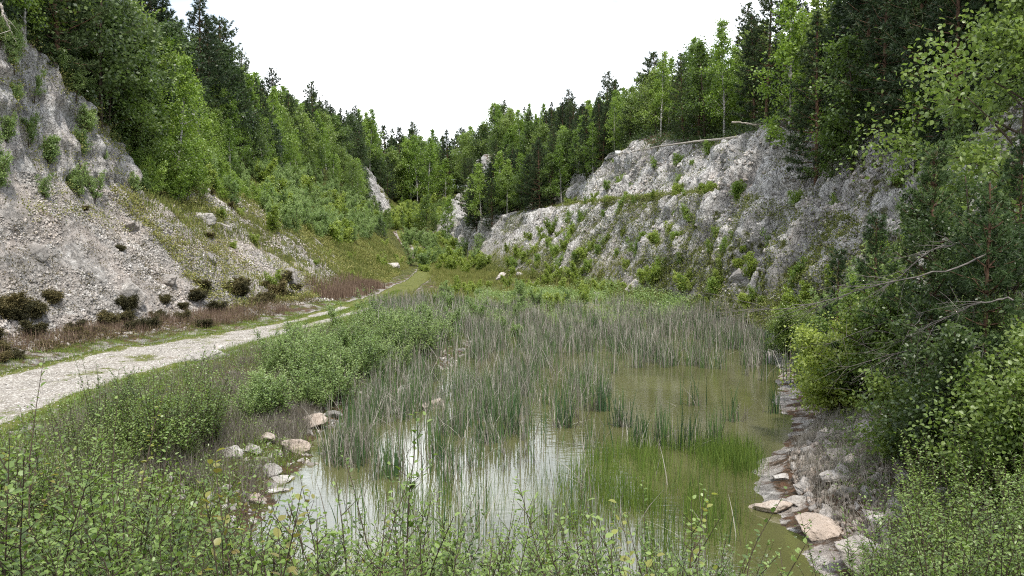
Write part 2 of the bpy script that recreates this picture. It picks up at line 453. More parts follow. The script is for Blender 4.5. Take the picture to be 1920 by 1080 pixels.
# ------------------------------------------------------------------ terrain: one sheet lofted through cross-sections of the quarry
# knots of each section, left to right: far plateau, plateau, left rim, left cliff foot, scree foot, track edge, track edge,
# bank, pond shore, pond bed, pond shore, right toe, ledge, ledge back, right rim, plateau, far plateau      (x, z)
SEC = {
 -40: [(-400,16),(-40,14),(-24,12),(-22,5),(-17,1.6),(-12,1.2),(-9,1.2),(-6,2.6),(-4,2.9),(0,2.9),(4,2.9),(7,3.3),(11,5),(12,5.2),(17,9),(32,11),(400,16)],
 0:   [(-400,16),(-40,14),(-24,12.5),(-22,5),(-16,1.6),(-11.5,1.1),(-8.6,1.1),(-4,2.75),(-1.5,2.95),(0,2.9),(1.6,2.9),(4.5,3.2),(9,5),(10.5,5.2),(15,9),(30,11),(400,16)],
 4:   [(-400,16),(-40,14),(-24,13),(-22,5.4),(-16.5,1.5),(-12,1.0),(-9,1.0),(-5,2.3),(-3,2.3),(0,1.9),(2.6,2.0),(4.8,2.7),(9,4.6),(10.5,4.8),(15.2,9),(30,11),(400,16)],
 7.5: [(-400,16),(-40,14),(-23.5,13),(-22,5.7),(-16.8,1.4),(-12.3,.85),(-9.4,.85),(-6,1.5),(-4.2,.95),(0,.35),(3.5,.5),(5.4,1.5),(9,4.2),(10.5,4.5),(15.4,8.9),(30,11),(400,16)],
 10:  [(-400,16),(-40,14),(-23,13),(-21.6,5.9),(-17,1.4),(-12.6,.8),(-9.7,.8),(-6.5,1.1),(-4.4,.1),(0,-.5),(4.5,.05),(6.0,1.0),(9.2,4.0),(10.7,4.3),(15.5,8.8),(30,11),(400,16)],
 14:  [(-400,17),(-40,14),(-22,13.2),(-21,6.2),(-17,1.3),(-13.8,.7),(-9.9,.7),(-6.5,.85),(-4.3,.05),(0,-.7),(4.9,.05),(6.6,.9),(10,4.0),(11,4.3),(15.8,8.6),(30,11.5),(400,16)],
 20:  [(-400,18),(-40,14),(-21.5,13.5),(-20.5,6.6),(-17.5,1.2),(-14.7,.6),(-10.6,.6),(-6.8,.75),(-4.6,.05),(0,-.7),(7.5,.05),(8.9,.9),(12.2,4.5),(12.6,5.0),(16,8.6),(30,12),(400,16)],
 27:  [(-400,19),(-38,14),(-20.8,13.7),(-20.0,7.0),(-17.3,1.1),(-14.2,.6),(-9.9,.6),(-5.8,.75),(-2.9,.05),(1,-.7),(9.6,.05),(10.5,.8),(13.2,4.6),(13.5,5.1),(16.2,8.8),(30,12.5),(400,17)],
 35:  [(-400,20),(-38,14),(-20.8,13.4),(-20.0,7.0),(-15.8,1.0),(-11.8,.6),(-8.7,.6),(-5,.65),(-2.2,.05),(2,-.6),(10.4,.05),(11.2,.8),(14.0,5.6),(14.3,6.1),(16.4,9.5),(30,13),(400,17)],
 41:  [(-400,20),(-38,14),(-20.6,11.0),(-19.6,6.7),(-14.6,1.0),(-10.8,.6),(-8.0,.6),(-4.8,.6),(-2,.05),(2,-.5),(9.8,.05),(10.6,.9),(13.3,6.4),(13.7,6.8),(16.0,10.1),(30,13.5),(400,17)],
 47:  [(-400,20),(-38,14),(-22.0,9.2),(-20.0,6.9),(-13.2,1.0),(-10.2,.6),(-7.4,.6),(-4.4,.6),(-1.6,.05),(2,-.4),(8.6,.05),(9.6,1.1),(12.1,7.2),(12.6,7.4),(15.2,10.8),(29,14),(400,17)],
 55:  [(-400,20),(-38,14.5),(-24,10.5),(-20.2,7.7),(-11.6,1.0),(-9.7,.7),(-7.3,.7),(-4,.7),(-1,.35),(2.5,.3),(6.2,.5),(7.4,1.3),(10.7,7.4),(11.2,7.6),(13.9,11.3),(28,15),(400,17)],
 68:  [(-400,20),(-38,15),(-25.5,11.8),(-19,6.6),(-11,1.1),(-9.3,.85),(-7.5,.85),(-4.6,.8),(-2.2,.55),(-.4,.5),(1.7,.7),(2.7,1.4),(7.2,7.6),(7.7,7.8),(11.2,12.2),(26,16),(400,18)],
 82:  [(-400,20),(-38,16),(-26.5,12.6),(-19,6.2),(-11.8,1.3),(-9.8,1.1),(-8.2,1.0),(-6,.9),(-4.6,.75),(-3.4,.7),(-2.5,.9),(-1.6,1.5),(5.2,7.9),(6.4,8.2),(9.6,13.2),(24,17),(400,18)],
 100: [(-400,21),(-39,17),(-27.5,13.8),(-20,6.9),(-13.2,2.0),(-11.6,1.7),(-10,1.6),(-8.3,1.5),(-7.4,1.5),(-6.8,1.5),(-6,1.6),(-5.3,2.1),(-3.2,7.4),(2.4,8.6),(6.6,14.2),(22,18),(400,18)],
 118: [(-400,22),(-40,18),(-28.5,15.5),(-21.5,9.0),(-16,3.0),(-15,2.6),(-14,2.5),(-12.6,2.3),(-11.8,2.3),(-11.2,2.3),(-10.4,2.4),(-9.6,2.9),(-7.4,7.9),(-5.6,8.8),(-2.2,16.4),(18,19.5),(400,19)],
 134: [(-400,22),(-42,19),(-29,17.2),(-23,9.3),(-18.5,3.6),(-18,3.3),(-17,3.2),(-15.8,3.0),(-15,3.0),(-14.2,3.0),(-13.4,3.1),(-12.4,3.6),(-9.2,8.8),(-7.6,9.8),(-4.2,17.8),(14,20.5),(400,20)],
 140: [(-400,22),(-43,19.5),(-29,18.0),(-24,9.6),(-21,6.0),(-20,5.9),(-19,5.8),(-18,5.6),(-17,5.6),(-16,5.6),(-15,5.6),(-13.4,6.0),(-10,9.8),(-8.4,10.6),(-4.8,18.2),(13,21),(400,20)],
 155: [(-400,23),(-45,20),(-28.6,18.6),(-23.2,10.0),(-22,8),(-21.5,7.8),(-21,7.7),(-20,7.6),(-19,7.6),(-18,7.6),(-16,7.8),(-14,8.6),(-11,12.4),(-9.4,13.4),(-6,19.4),(10,22),(400,20)],
 185: [(-400,24),(-50,21),(-34,19),(-28,15),(-25,13.4),(-24,13.2),(-23,13.1),(-22,13),(-21,13),(-19,13),(-16,13.2),(-13,14),(-9,16.5),(-7,17.5),(-3,21),(10,23),(400,21)],
 230: [(-400,24),(-55,22),(-40,21),(-34,20),(-30,19.5),(-29,19.4),(-28,19.3),(-26,19.2),(-24,19.1),(-20,19),(-15,19.2),(-10,19.6),(-5,20),(-3,20.5),(1,22),(12,23),(400,21)],
 340: [(-400,24),(-60,22),(-45,22),(-40,22),(-35,22),(-33,22),(-31,22),(-28,22),(-25,22),(-20,22),(-15,22),(-10,22),(-5,22),(-2,22),(3,22),(15,22),(400,21)],
 700: [(-400,22),(-60,20),(-45,20),(-40,20),(-35,20),(-33,20),(-31,20),(-28,20),(-25,20),(-20,20),(-15,20),(-10,20),(-5,20),(-2,20),(3,20),(15,20),(400,20)],
}
SY = np.array(sorted(SEC), float)
SX = np.array([SEC[int(y) if float(y).is_integer() else y] for y in SY], float)       # (sections, 17, 2)
# rows along the valley: fine near the camera, coarser far away
ys = [-40.0]
while ys[-1] < 700:
    y = ys[-1]
    ys.append(y + (2.0 if y < -4 else max(.11, .0045 * max(y, 0)) if y < 165 else 3.0 if y < 340 else 30.0))
VY = np.array(ys)
SUB = [10, 26, 34, 56, 16, 22, 20, 20, 8, 8, 14, 48, 8, 42, 24, 8]          # columns in each knot span
KU = np.concatenate([[0], np.cumsum(SUB)])
UU = np.concatenate([k + np.arange(n) / n for k, n in enumerate(SUB)] + [[16.0]])     # knot coordinate of every column
def hermite(yq):
    """smooth monotone interpolation of the sections along Y"""
    d = np.diff(SX, axis=0) / np.diff(SY)[:, None, None]
    m = np.zeros_like(SX)
    a, c = d[:-1], d[1:]
    same = a * c > 0
    m[1:-1] = np.where(same, 2 * a * c / np.where(same, a + c, 1), 0)
    i = np.clip(np.searchsorted(SY, yq) - 1, 0, len(SY) - 2)
    h = (SY[i + 1] - SY[i])
    t = ((yq - SY[i]) / h)[:, None, None]; h = h[:, None, None]
    return ((2*t**3 - 3*t**2 + 1) * SX[i] + (t**3 - 2*t**2 + t) * h * m[i] + (-2*t**3 + 3*t**2) * SX[i+1] + (t**3 - t**2) * h * m[i+1])
H = hermite(VY)                                                             # (rows, 17, 2)
k0 = np.minimum(UU.astype(int), 15); fr = UU - k0
G2 = H[:, k0] * (1 - fr)[None, :, None] + H[:, k0 + 1] * fr[None, :, None]  # (rows, cols, 2)
# round the corners of the profile a little (not on the far plateau)
core = slice(KU[1], KU[15] + 1)
for it in range(3):
    s = G2[:, core]
    s[:, 1:-1] = .25 * s[:, :-2] + .5 * s[:, 1:-1] + .25 * s[:, 2:]
GX = np.empty((len(VY), len(UU), 3))
GX[..., 0] = G2[..., 0]; GX[..., 1] = VY[:, None]; GX[..., 2] = G2[..., 1]
# second small pool far up the floor
pool = np.exp(-(((GX[..., 0] + 2.6) / 3.6) ** 2 + ((GX[..., 1] - 74.5) / 2.6) ** 2) ** 2)
GX[..., 2] -= 0.5 * pool
Ug = np.broadcast_to(UU[None], GX.shape[:2]); Yg = GX[..., 1]
# low rock step across the far floor
GX[..., 2] += 1.3 * sstep(108.5, 110.5, Yg + .25 * (Ug - 7)) * (1 - sstep(116, 134, Yg)) * sstep(3.8, 5, Ug) * (1 - sstep(10.2, 11.2, Ug))
du = np.gradient(GX, axis=1); dv = np.gradient(GX, axis=0)
NRM = nrm(np.cross(du, dv))
def span(a, b, s=.25):
    return sstep(a - s, a + s, Ug) * (1 - sstep(b - s, b + s, Ug))
X0, Z0 = GX[..., 0], GX[..., 2]
fade = np.clip(1.5 - np.abs(X0) / 250, 0, 1)
arcd = np.cumsum(np.concatenate([np.zeros((len(VY), 1)), np.linalg.norm(np.diff(GX[..., ::2], axis=1), axis=-1)], 1), 1)
lump = fbm(X0 * .16, Yg * .16, Z0 * .16, 4)
mid = fbm(X0 * .7, Yg * .7, Z0 * .7, 4, .55)
fine = fbm(X0 * 2.6, Yg * 2.6, Z0 * 2.6, 3)
ridge = 1 - np.abs(fbm(Yg * .48 + .06 * arcd + .5 * lump, arcd * .05, 3.0, 3)) * 2.0     # rills that run down the slope
ridge2 = 1 - np.abs(fbm(Yg * 1.1 + .12 * arcd, arcd * .16, 9.0, 3)) * 2.0
disp = np.zeros(GX.shape[:2])
cliffR = span(11.35, 12.0, .2) + span(13.0, 14.0)
rill = 1 - sstep(.78, .92, NRM[..., 2])
ridge3 = 1 - np.abs(fbm(Yg * 2.7 + .2 * arcd, arcd * .5, 21.0, 2)) * 2.0
bed = vnoise(Z0 * 2.2 + .6 * mid, Yg * .10, X0 * .10)
disp += cliffR * (.40 * lump + rill * (.50 * (ridge - .3) + .42 * (ridge2 - .3) + .16 * (ridge3 - .3) + .12 * bed) + .20 * mid + .08 * fine)
cl = span(2.0, 3.0)
disp += cl * (.45 * lump + .26 * mid + .10 * fine + .18 * (ridge - .3) + .20 * (ridge2 - .3) + .10 * (ridge3 - .3) + .14 * bed)
scr = span(3.0, 4.0)
disp += scr * (.45 * lump + .14 * mid + .05 * fine + .16 * (ridge - .3))
disp += span(-1, 2.0) * (1.2 * lump * fade + .2 * mid) + span(14.0, 17) * (1.0 * lump * fade + .2 * mid)
disp += span(4.0, 5.0) * (.16 * lump + .10 * mid + .04 * fine)
disp += span(5.0, 6.0, .1) * (.05 * lump + .02 * mid)
disp += (span(6.0, 8.0) + span(8.0, 11.0) * .5) * (.10 * lump + .05 * mid + .03 * fine) * np.clip((np.hypot(X0, Yg) - 2) / 6, .3, 1)
# boulder-strewn bank at the right of the near water
bb = span(10.0, 11.7) * sstep(9, 11, Yg) * (1 - sstep(15, 18, Yg))
disp += bb * (.10 * mid + .06 * fine)
GX = GX + NRM * disp[..., None]
veg = .95 * span(-1, 1.98) + .95 * span(14.1, 17)
yy = Yg
veg += span(2, 3) * (.05 + .85 * sstep(43, 52, yy) - .5 * np.exp(-((yy - 150) / 11.0) ** 2) + .5 * sstep(118, 170, yy) * 0)
veg += span(3, 4) * (-.06 + .70 * sstep(40 + 7 * (Ug - 3), 50 + 9 * (Ug - 3), yy) + .25 * sstep(60, 75, yy))
veg += span(4, 5) * (.45 + .3 * sstep(60, 90, yy)) + span(5, 6, .08) * 0 + span(6, 8) * (.60 + .2 * sstep(60, 90, yy)) + span(8, 11) * (.45 * sstep(50, 60, yy) + .25)
veg += span(11, 12) * (.36 + .10 * (1 - sstep(20, 28, yy)) + .18 * (12 - np.clip(Ug, 11, 12)) - .1 * sstep(40, 60, yy))
veg += span(12, 13) * (.10 + .28 * sstep(43, 50, yy) - .1 * sstep(62, 72, yy)) + span(13, 14) * (.24 + .25 * (1 - sstep(30, 44, yy)))
veg += .3 * sstep(120, 200, yy)
veg -= .5 * span(12.9, 14.1) * np.exp(-((yy - 127) / 10.0) ** 2)
veg -= .5 * span(2.0, 3.3) * np.exp(-((yy - 151) / 8.0) ** 2) * 1.4
veg -= span(4.2, 10.8) * (.9 * np.exp(-((yy - 109.5) / 1.6) ** 2) + .9 * np.exp(-((yy - 138) / 2.4) ** 2))
soil_shade = .1 + .45 * span(4, 5) + .55 * span(6, 8) + .45 * span(8, 9.4) + .12 * span(9.4, 11) + .45 * (1 - sstep(9, 14, yy)) * span(6, 9) - .25 * span(3, 4) - .3 * cliffR
soil_shade += .45 * span(12.6, 13.1, .12) * sstep(43, 50, yy) + .6 * span(13.9, 14.3, .12) + .5 * span(1.8, 2.1, .12)
soil_shade += .50 * span(10.0, 12.0) * (1 - sstep(26, 32, yy))  # extra brown on the right shore: soil plus bush shade put into the colour
rockm = .5 * cl + .35 * span(11, 14) * (1 - sstep(34, 44, yy)) - .25 * scr
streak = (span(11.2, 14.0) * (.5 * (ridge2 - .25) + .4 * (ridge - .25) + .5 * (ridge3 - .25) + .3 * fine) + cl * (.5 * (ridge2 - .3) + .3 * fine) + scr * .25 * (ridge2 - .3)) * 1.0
warm = .75 * cl * (1 - sstep(60, 75, yy)) + .25 * scr
face = cl + .8 * span(11.3, 14.0)
def sheet(name, c0, c1, mat):
    """columns c0..c1 of the sheet as one structure object"""
    V = GX[:, c0:c1 + 1]; r, c = V.shape[:2]
    i = np.arange(r - 1)[:, None] * c; j = np.arange(c - 1)[None]
    q = np.stack([i + j, i + j + 1, i + c + j + 1, i + c + j], -1).reshape(-1, 4)
    g = Geo(); g.add(V.reshape(-1, 3), q)
    o = g.build(name, mat, smooth=True)
    for nm, arr in (("veg", veg), ("soil_shade", soil_shade), ("rockmask", rockm), ("streak", streak), ("warm", warm), ("face", face)):
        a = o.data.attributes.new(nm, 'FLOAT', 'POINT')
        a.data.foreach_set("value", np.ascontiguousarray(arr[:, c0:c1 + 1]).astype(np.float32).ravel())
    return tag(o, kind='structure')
trackveg = np.full(veg.shape, .02)
tu = Ug - 5
trackveg += .62 * np.exp(-((tu - .5) / .13) ** 2) * sstep(33, 42, yy) + .75 * (1 - sstep(.0, .14, tu)) + .75 * sstep(.86, 1.0, tu) + .12 * np.exp(-((tu - .52) / .1) ** 2)
trackveg += sstep(44, 52, yy) * 1.2 + .22 + .12 * sstep(24, 36, yy)
veg = np.where((Ug >= 5) & (Ug <= 6), trackveg, veg)
sheet('left_plateau', 0, KU[2], M['terrain'])
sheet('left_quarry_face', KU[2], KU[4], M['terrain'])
sheet('verge', KU[4], KU[5], M['terrain'])
sheet('track', KU[5], KU[6], M['track'])
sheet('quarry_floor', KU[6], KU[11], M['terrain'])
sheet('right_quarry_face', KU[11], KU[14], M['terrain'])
sheet('right_plateau', KU[14], len(UU) - 1, M['terrain'])

def surf(u, y):
    """point of the finished terrain at knot coordinate u and distance y"""
    u = np.asarray(u, float); y = np.asarray(y, float)
    k = np.clip(u.astype(int), 0, 15)
    c = KU[k] + (u - k) * np.array(SUB)[k]
    r = np.interp(y, VY, np.arange(len(VY)))
    c0 = np.clip(c.astype(int), 0, len(UU) - 2); r0 = np.clip(r.astype(int), 0, len(VY) - 2)
    fc = (c - c0)[..., None]; f2 = (r - r0)[..., None]
    return (GX[r0, c0] * (1 - fc) + GX[r0, c0 + 1] * fc) * (1 - f2) + (GX[r0 + 1, c0] * (1 - fc) + GX[r0 + 1, c0 + 1] * fc) * f2
_r, _c = GX.shape[:2]
_ra = np.where((VY > -6) & (VY < 260))[0]
_S = GX[_ra[0]:_ra[-1] + 1, KU[1]:KU[15] + 1]
_i = np.arange(_S.shape[0] - 1)[:, None] * _S.shape[1]; _j = np.arange(_S.shape[1] - 1)[None]
_q = np.stack([_i + _j, _i + _j + 1, _i + _S.shape[1] + _j + 1, _i + _S.shape[1] + _j], -1).reshape(-1, 4)
BV = BVHTree.FromPolygons(_S.reshape(-1, 3).tolist(), _q.tolist())
def hit(px, py):
    """terrain point seen at a pixel"""
    d = unproject(px, py, 10.0) - CAM
    h = BV.ray_cast(Vector(CAM), Vector(d).normalized())
    return np.array(h[0]) if h[0] is not None else unproject(px, py, 30.0)
def ground(x, y):
    h = BV.ray_cast(Vector((x, y, 60)), Vector((0, 0, -1)))
    return h[0].z if h[0] is not None else 0.0

# water
def pond(name, cx, cy, rx, ry, z, mat, n=64):
    a = np.arange(n) * 2 * math.pi / n
    v = np.stack([cx + rx * np.cos(a), cy + ry * np.sin(a), np.full(n, z)], 1)
    g = Geo(); g.add(np.vstack([v, [(cx, cy, z)]]), None, [(i, (i + 1) % n, n) for i in range(n)])
    return tag(g.build(name, mat), kind='structure')
pond('pond_water', 2.2, 31, 17, 25, 0.0, M['water'])
pond('pool_water', -2.6, 74.5, 5.5, 4.2, .48, M['darkwater'])
# ------------------------------------------------------------------ plant builders (each template is one thing: trunk or stems + crown)
def rv(R, n):
    return nrm(R.normal(size=(n, 3)))
UP = np.array((0, 0, 1.0))
class Plant:
    def __init__(s): s.wood = Geo(); s.crown = Geo(); s.dead = None

def make_pine(seed, h, r, cs=.18, K=10, nl=.26, nw=.05, step=.42, dens=4.6, flat=0.0, lean=0.0, wr=.013):
    R = np.random.RandomState(seed); p = Plant()
    zz = np.linspace(0, h, 10)
    bend = np.cumsum(R.normal(0, .018 * h / 9, (10, 2)), 0)
    tr = np.stack([bend[:, 0] + lean * zz ** 2 / h, bend[:, 1], zz], 1)
    tr[:, :2] -= tr[0, :2]
    tr0 = tr.copy(); tr0[0, 2] -= .4
    tube(p.wood, tr0, np.linspace(wr * h, .004 * h, 10), 6)
    P, D, S, Tn = [], [], [], []
    z = h * cs
    while z < h * .985:
        t = (z - h * cs) / (h * (1 - cs))
        prof = (1 - t) ** (.8 - .5 * flat) * (.55 + .45 * min(1, t * 4 + .3))
        nb = R.randint(4, 7)
        a0 = R.uniform(0, 6.28)
        for b in range(nb):
            if R.rand() < .12: continue
            a = a0 + b * 6.283 / nb + R.normal(0, .25)
            Lb = max(.25, r * prof * R.uniform(.55, 1.12))
            el = math.radians(-8 + 48 * t + R.normal(0, 8))
            base = np.array([np.interp(z, zz, tr[:, i]) for i in range(3)])
            out = np.array((math.cos(a), math.sin(a), 0))
            s = np.linspace(0, 1, 5)[:, None]
            pts = base + out * Lb * s * math.cos(el) + UP * (Lb * s * math.sin(el) + Lb * .22 * s ** 2)
            tube(p.wood, pts, np.linspace(.012 * Lb + .008, .004, 5), 3)
            m = max(3, int(Lb * dens * 2.2))
            q = R.uniform(.22, 1.0, m) ** .75
            side = np.cross(out, UP)
            off = R.uniform(-1, 1, m) * .42 * Lb * (1.08 - q) 
            pos = base + out * (Lb * q * math.cos(el))[:, None] + UP * (Lb * q * math.sin(el) + Lb * .22 * q ** 2 + R.normal(0, .05, m))[:, None] + side * off[:, None]
            d = nrm(out * .8 + side * (np.sign(off) * .6)[:, None] + UP * R.uniform(.1, .9, m)[:, None])
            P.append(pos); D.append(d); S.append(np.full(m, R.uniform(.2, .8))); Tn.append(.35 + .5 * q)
        z += step * R.uniform(.75, 1.25) * (1 - .4 * t)
    m = 5
    P.append(tr[-1] + R.normal(0, .06, (m, 3)) - UP * np.linspace(0, .3, m)[:, None]); D.append(nrm(UP + R.normal(0, .3, (m, 3)))); S.append(np.full(m, .6)); Tn.append(np.full(m, .9))
    P, D, S, Tn = map(np.concatenate, (P, D, S, Tn))
    n = len(P)
    Pn = np.repeat(P, K, 0); Dn = nrm(np.repeat(D, K, 0) * .75 + rv(R, n * K) * .85)
    Pn = Pn - Dn * .02
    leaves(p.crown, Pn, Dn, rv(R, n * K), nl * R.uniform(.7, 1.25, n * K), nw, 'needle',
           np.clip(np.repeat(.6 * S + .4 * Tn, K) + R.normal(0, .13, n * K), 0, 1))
    return p

def make_broad(seed, h, r, cs=.25, nb=26, nsec=5, per=26, ll=.13, lw=.10, shape='diamond', asc=45, top=.6, droop=0.0, wr=.011, spread=.16, stems=1, splay=.12):
    """single or several stemmed leafy tree"""
    R = np.random.RandomState(seed); p = Plant()
    LP, LT, LD = [], [], []
    for sidx in range(stems):
        hh = h * (1 if sidx == 0 else R.uniform(.65, .98))
        a = R.uniform(0, 6.28); sp = splay * hh * (0 if stems == 1 else 1)
        zz = np.linspace(0, hh, 9)
        tr = np.stack([sp * (zz / hh) ** 1.2 * math.cos(a), sp * (zz / hh) ** 1.2 * math.sin(a), zz], 1)
        tr[:, :2] += np.cumsum(R.normal(0, .016 * hh / 8 * 3, (9, 2)), 0) * (zz / hh)[:, None]
        tr0 = tr.copy(); tr0[0, 2] -= .3
        tube(p.wood, tr0, np.linspace(wr * hh, .003 * hh, 9), 5)
        for b in range(nb):
            t = (b + R.uniform(0, 1)) / nb
            z = hh * (cs + (1 - cs) * t * .98)
            a = b * 2.4 + R.normal(0, .4)
            prof = math.sin(math.pi * min(1, (t * (1 - .18) + .18)) ** top) ** .8 * .92 + .10
            Lb = r * prof * R.uniform(.55, 1.15)
            el = math.radians(asc + 22 * t + R.normal(0, 10))
            base = np.array([np.interp(z, zz, tr[:, i]) for i in range(3)])
            out = np.array((math.cos(a), math.sin(a), 0))
            s = np.linspace(0, 1, 5)[:, None]
            pts = base + out * Lb * s * math.cos(el) + UP * (Lb * s * math.sin(el) - Lb * (.12 + droop) * s ** 2)
            tube(p.wood, pts, np.linspace(.010 * Lb + .006, .003, 5), 3)
            bt = R.uniform(0, 1)
            for k in range(nsec + 1):
                q = 1.0 if k == nsec else R.uniform(.3, .95)
                b2 = base + out * Lb * q * math.cos(el) + UP * (Lb * q * math.sin(el) - Lb * (.12 + droop) * q * q)
                d2 = nrm(out * .6 + R.normal(0, .6, 3) + UP * (.25 - droop))
                L2 = Lb * .42 * R.uniform(.5, 1.2)
                m = max(2, int(per * R.uniform(.6, 1.3) * (.5 + .5 * L2 / (.42 * r))))
                s2 = R.uniform(0, 1, m)
                pos = b2 + d2 * (L2 * s2)[:, None] - UP * (droop * .5 * L2 * s2 ** 2)[:, None] + R.normal(0, spread, (m, 3)) * (.35 + .65 * s2)[:, None]
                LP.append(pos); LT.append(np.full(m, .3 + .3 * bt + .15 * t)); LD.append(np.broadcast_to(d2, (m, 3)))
    LP, LT, LD = np.concatenate(LP), np.concatenate(LT), np.concatenate(LD)
    m = len(LP)
    ok = LP[:, 2] > .05; LP, LT, LD = LP[ok], LT[ok], LD[ok]; m = len(LP)
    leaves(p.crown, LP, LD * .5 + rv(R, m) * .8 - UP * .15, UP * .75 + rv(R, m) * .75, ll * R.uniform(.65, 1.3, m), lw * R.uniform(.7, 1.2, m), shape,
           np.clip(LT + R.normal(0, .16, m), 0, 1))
    return p

def make_sapling(seed, h, nst=7, ll=.045, lw=.034, gap=.045, shape='leaf', spread=.28, twigs=7, tw=.22, wr=.0042, tintb=.5, arch=.25):
    """a clump of upright leafy shoots: leaves stand singly along every shoot and twig"""
    R = np.random.RandomState(seed); p = Plant()
    for sidx in range(nst):
        hh = h * (1 if sidx == 0 else R.uniform(.5, 1.0))
        a = R.uniform(0, 6.28); b0 = R.uniform(0, spread * .45); ln = R.uniform(.05, arch)
        s = np.linspace(0, 1, 7)
        ax = np.array((math.cos(a), math.sin(a), 0))
        pts = ax * (b0 + ln * hh * s ** 1.6)[:, None] + UP * (hh * s * (1 - .06 * s))[:, None] + np.cumsum(R.normal(0, .008 * hh, (7, 3)), 0) * np.array((1, 1, 0))
        p0 = pts.copy(); p0[0, 2] -= .12
        tube(p.wood, p0, np.linspace(wr * (1 + hh * .4), .0012, 7), 4)
        lines = [(pts, .22, 1.0)]
        for k in range(twigs):
            q = R.uniform(.18, .92)
            b = np.array([np.interp(q, s, pts[:, i]) for i in range(3)])
            a2 = R.uniform(0, 6.28); L2 = tw * hh * (1.15 - q) * R.uniform(.6, 1.3)
            d = np.array((math.cos(a2) * .75, math.sin(a2) * .75, R.uniform(.45, .95)))
            u = np.linspace(0, 1, 4)[:, None]
            tp = b + d * L2 * u
            tube(p.wood, tp, np.linspace(wr * .5, .001, 4), 3)
            lines.append((tp, .1, 1.0))
        for pl, f0, f1 in lines:
            Ln = np.linalg.norm(np.diff(pl, axis=0), axis=1).sum()
            m = max(2, int(Ln * (f1 - f0) / gap))
            q = np.linspace(f0, f1, m) + R.normal(0, .01, m); q = np.clip(q, 0, 1)
            ss = np.linspace(0, 1, len(pl))
            pos = np.stack([np.interp(q, ss, pl[:, i]) for i in range(3)], 1)
            T = nrm(pl[-1] - pl[0])
            o = rv(R, m); o[:, 2] *= .4
            D = nrm(o + T * .35 + UP * .15)
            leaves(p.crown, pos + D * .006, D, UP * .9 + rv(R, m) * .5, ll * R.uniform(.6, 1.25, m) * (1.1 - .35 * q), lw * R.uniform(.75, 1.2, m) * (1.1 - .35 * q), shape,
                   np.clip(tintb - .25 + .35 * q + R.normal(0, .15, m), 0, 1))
    return p

def link_plant(p, name, woodname, wmat, cmat, crown='crown'):
    root = thing(name)
    p.wood.build(woodname, wmat, root, smooth=True)
    p.crown.build(crown, cmat, root)
    return root

class Stock:
    """templates of one kind; the first use of each moves the template itself, later uses copy it"""
    def __init__(s, roots): s.roots = roots; s.used = [False] * len(roots)
    def put(s, i, loc, sc=1.0, rz=None, label=None, cat=None, group=None, rnd=random, tilt=0.0, sz=None):
        i %= len(s.roots)
        if not s.used[i]: o = s.roots[i]; s.used[i] = True
        else: o = dup(s.roots[i])
        o.location = Vector([float(v) for v in loc])
        o.rotation_euler = (rnd.gauss(0, tilt), rnd.gauss(0, tilt), rnd.uniform(0, 6.28) if rz is None else rz)
        o.scale = (sc, sc, sc * (sz or 1.0))
        for k, v in (("label", label), ("category", cat), ("group", group)):
            if v: o[k] = v
            elif k in o: del o[k]
        return o
    def finish(s):
        for u, r in zip(s.used, s.roots):
            if not u:
                for c in list(r.children): bpy.data.objects.remove(c)
                bpy.data.objects.remove(r)

PINE = Stock([link_plant(make_pine(10 + i, h, r, cs, flat=fl), 'pine_tree', 'trunk', M['pinebark'], M['pine'])
              for i, (h, r, cs, fl) in enumerate([(10, 2.7, .08, .1), (9, 2.8, .05, .35), (11, 2.8, .22, .5), (8, 2.4, .03, 0), (9.5, 3.0, .12, .7)])])
BIRCH = Stock([link_plant(make_broad(30 + i, h, r, cs, nb=nb, ll=.165, lw=.13, asc=46, top=.62, droop=.2, per=24, nsec=6, spread=.19), 'birch_tree', 'trunk', M['birchbark'], M['birch'])
              for i, (h, r, cs, nb) in enumerate([(9, 2.2, .12, 40), (8, 2.0, .08, 36), (10, 2.3, .18, 42), (7, 2.0, .05, 34)])])
BROAD = Stock([link_plant(make_broad(40 + i, h, r, cs, nb=nb, ll=.20, lw=.16, asc=34, top=.7, per=26, nsec=7, spread=.28), 'broadleaf_tree', 'trunk', M['bark'], M['broad'])
              for i, (h, r, cs, nb) in enumerate([(8, 2.7, .08, 32), (7, 2.7, .05, 30), (9, 2.9, .12, 34)])])
DARK = Stock([link_plant(make_broad(50 + i, h, r, cs, nb=nb, ll=.20, lw=.16, asc=32, top=.75, per=26, nsec=7, spread=.28), 'dark_broadleaf_tree', 'trunk', M['bark'], M['dark'])
              for i, (h, r, cs, nb) in enumerate([(8, 2.8, .06, 34), (9, 2.8, .08, 36)])])
SHRUB = Stock([link_plant(make_broad(60 + i, h, r, .06, nb=12, stems=ns, splay=.32, ll=.085, lw=.055, asc=45, top=.6, per=15, nsec=4, spread=.08, wr=.012), 'willow_shrub', 'stems', M['bark'], M['willow'], 'foliage')
              for i, (h, r, ns) in enumerate([(1.9, .55, 5), (1.6, .6, 6), (2.3, .6, 5), (1.4, .5, 5)])])
LOW = Stock([link_plant(make_broad(160 + i, h, r, .06, nb=10, stems=ns, splay=.36, ll=.085, lw=.06, asc=42, top=.6, per=13, nsec=4, spread=.10, wr=.012), 'low_shrub', 'stems', M['bark'], M['birch'], 'foliage')
              for i, (h, r, ns) in enumerate([(1.7, .55, 4), (1.3, .55, 5), (2.0, .5, 4)])])
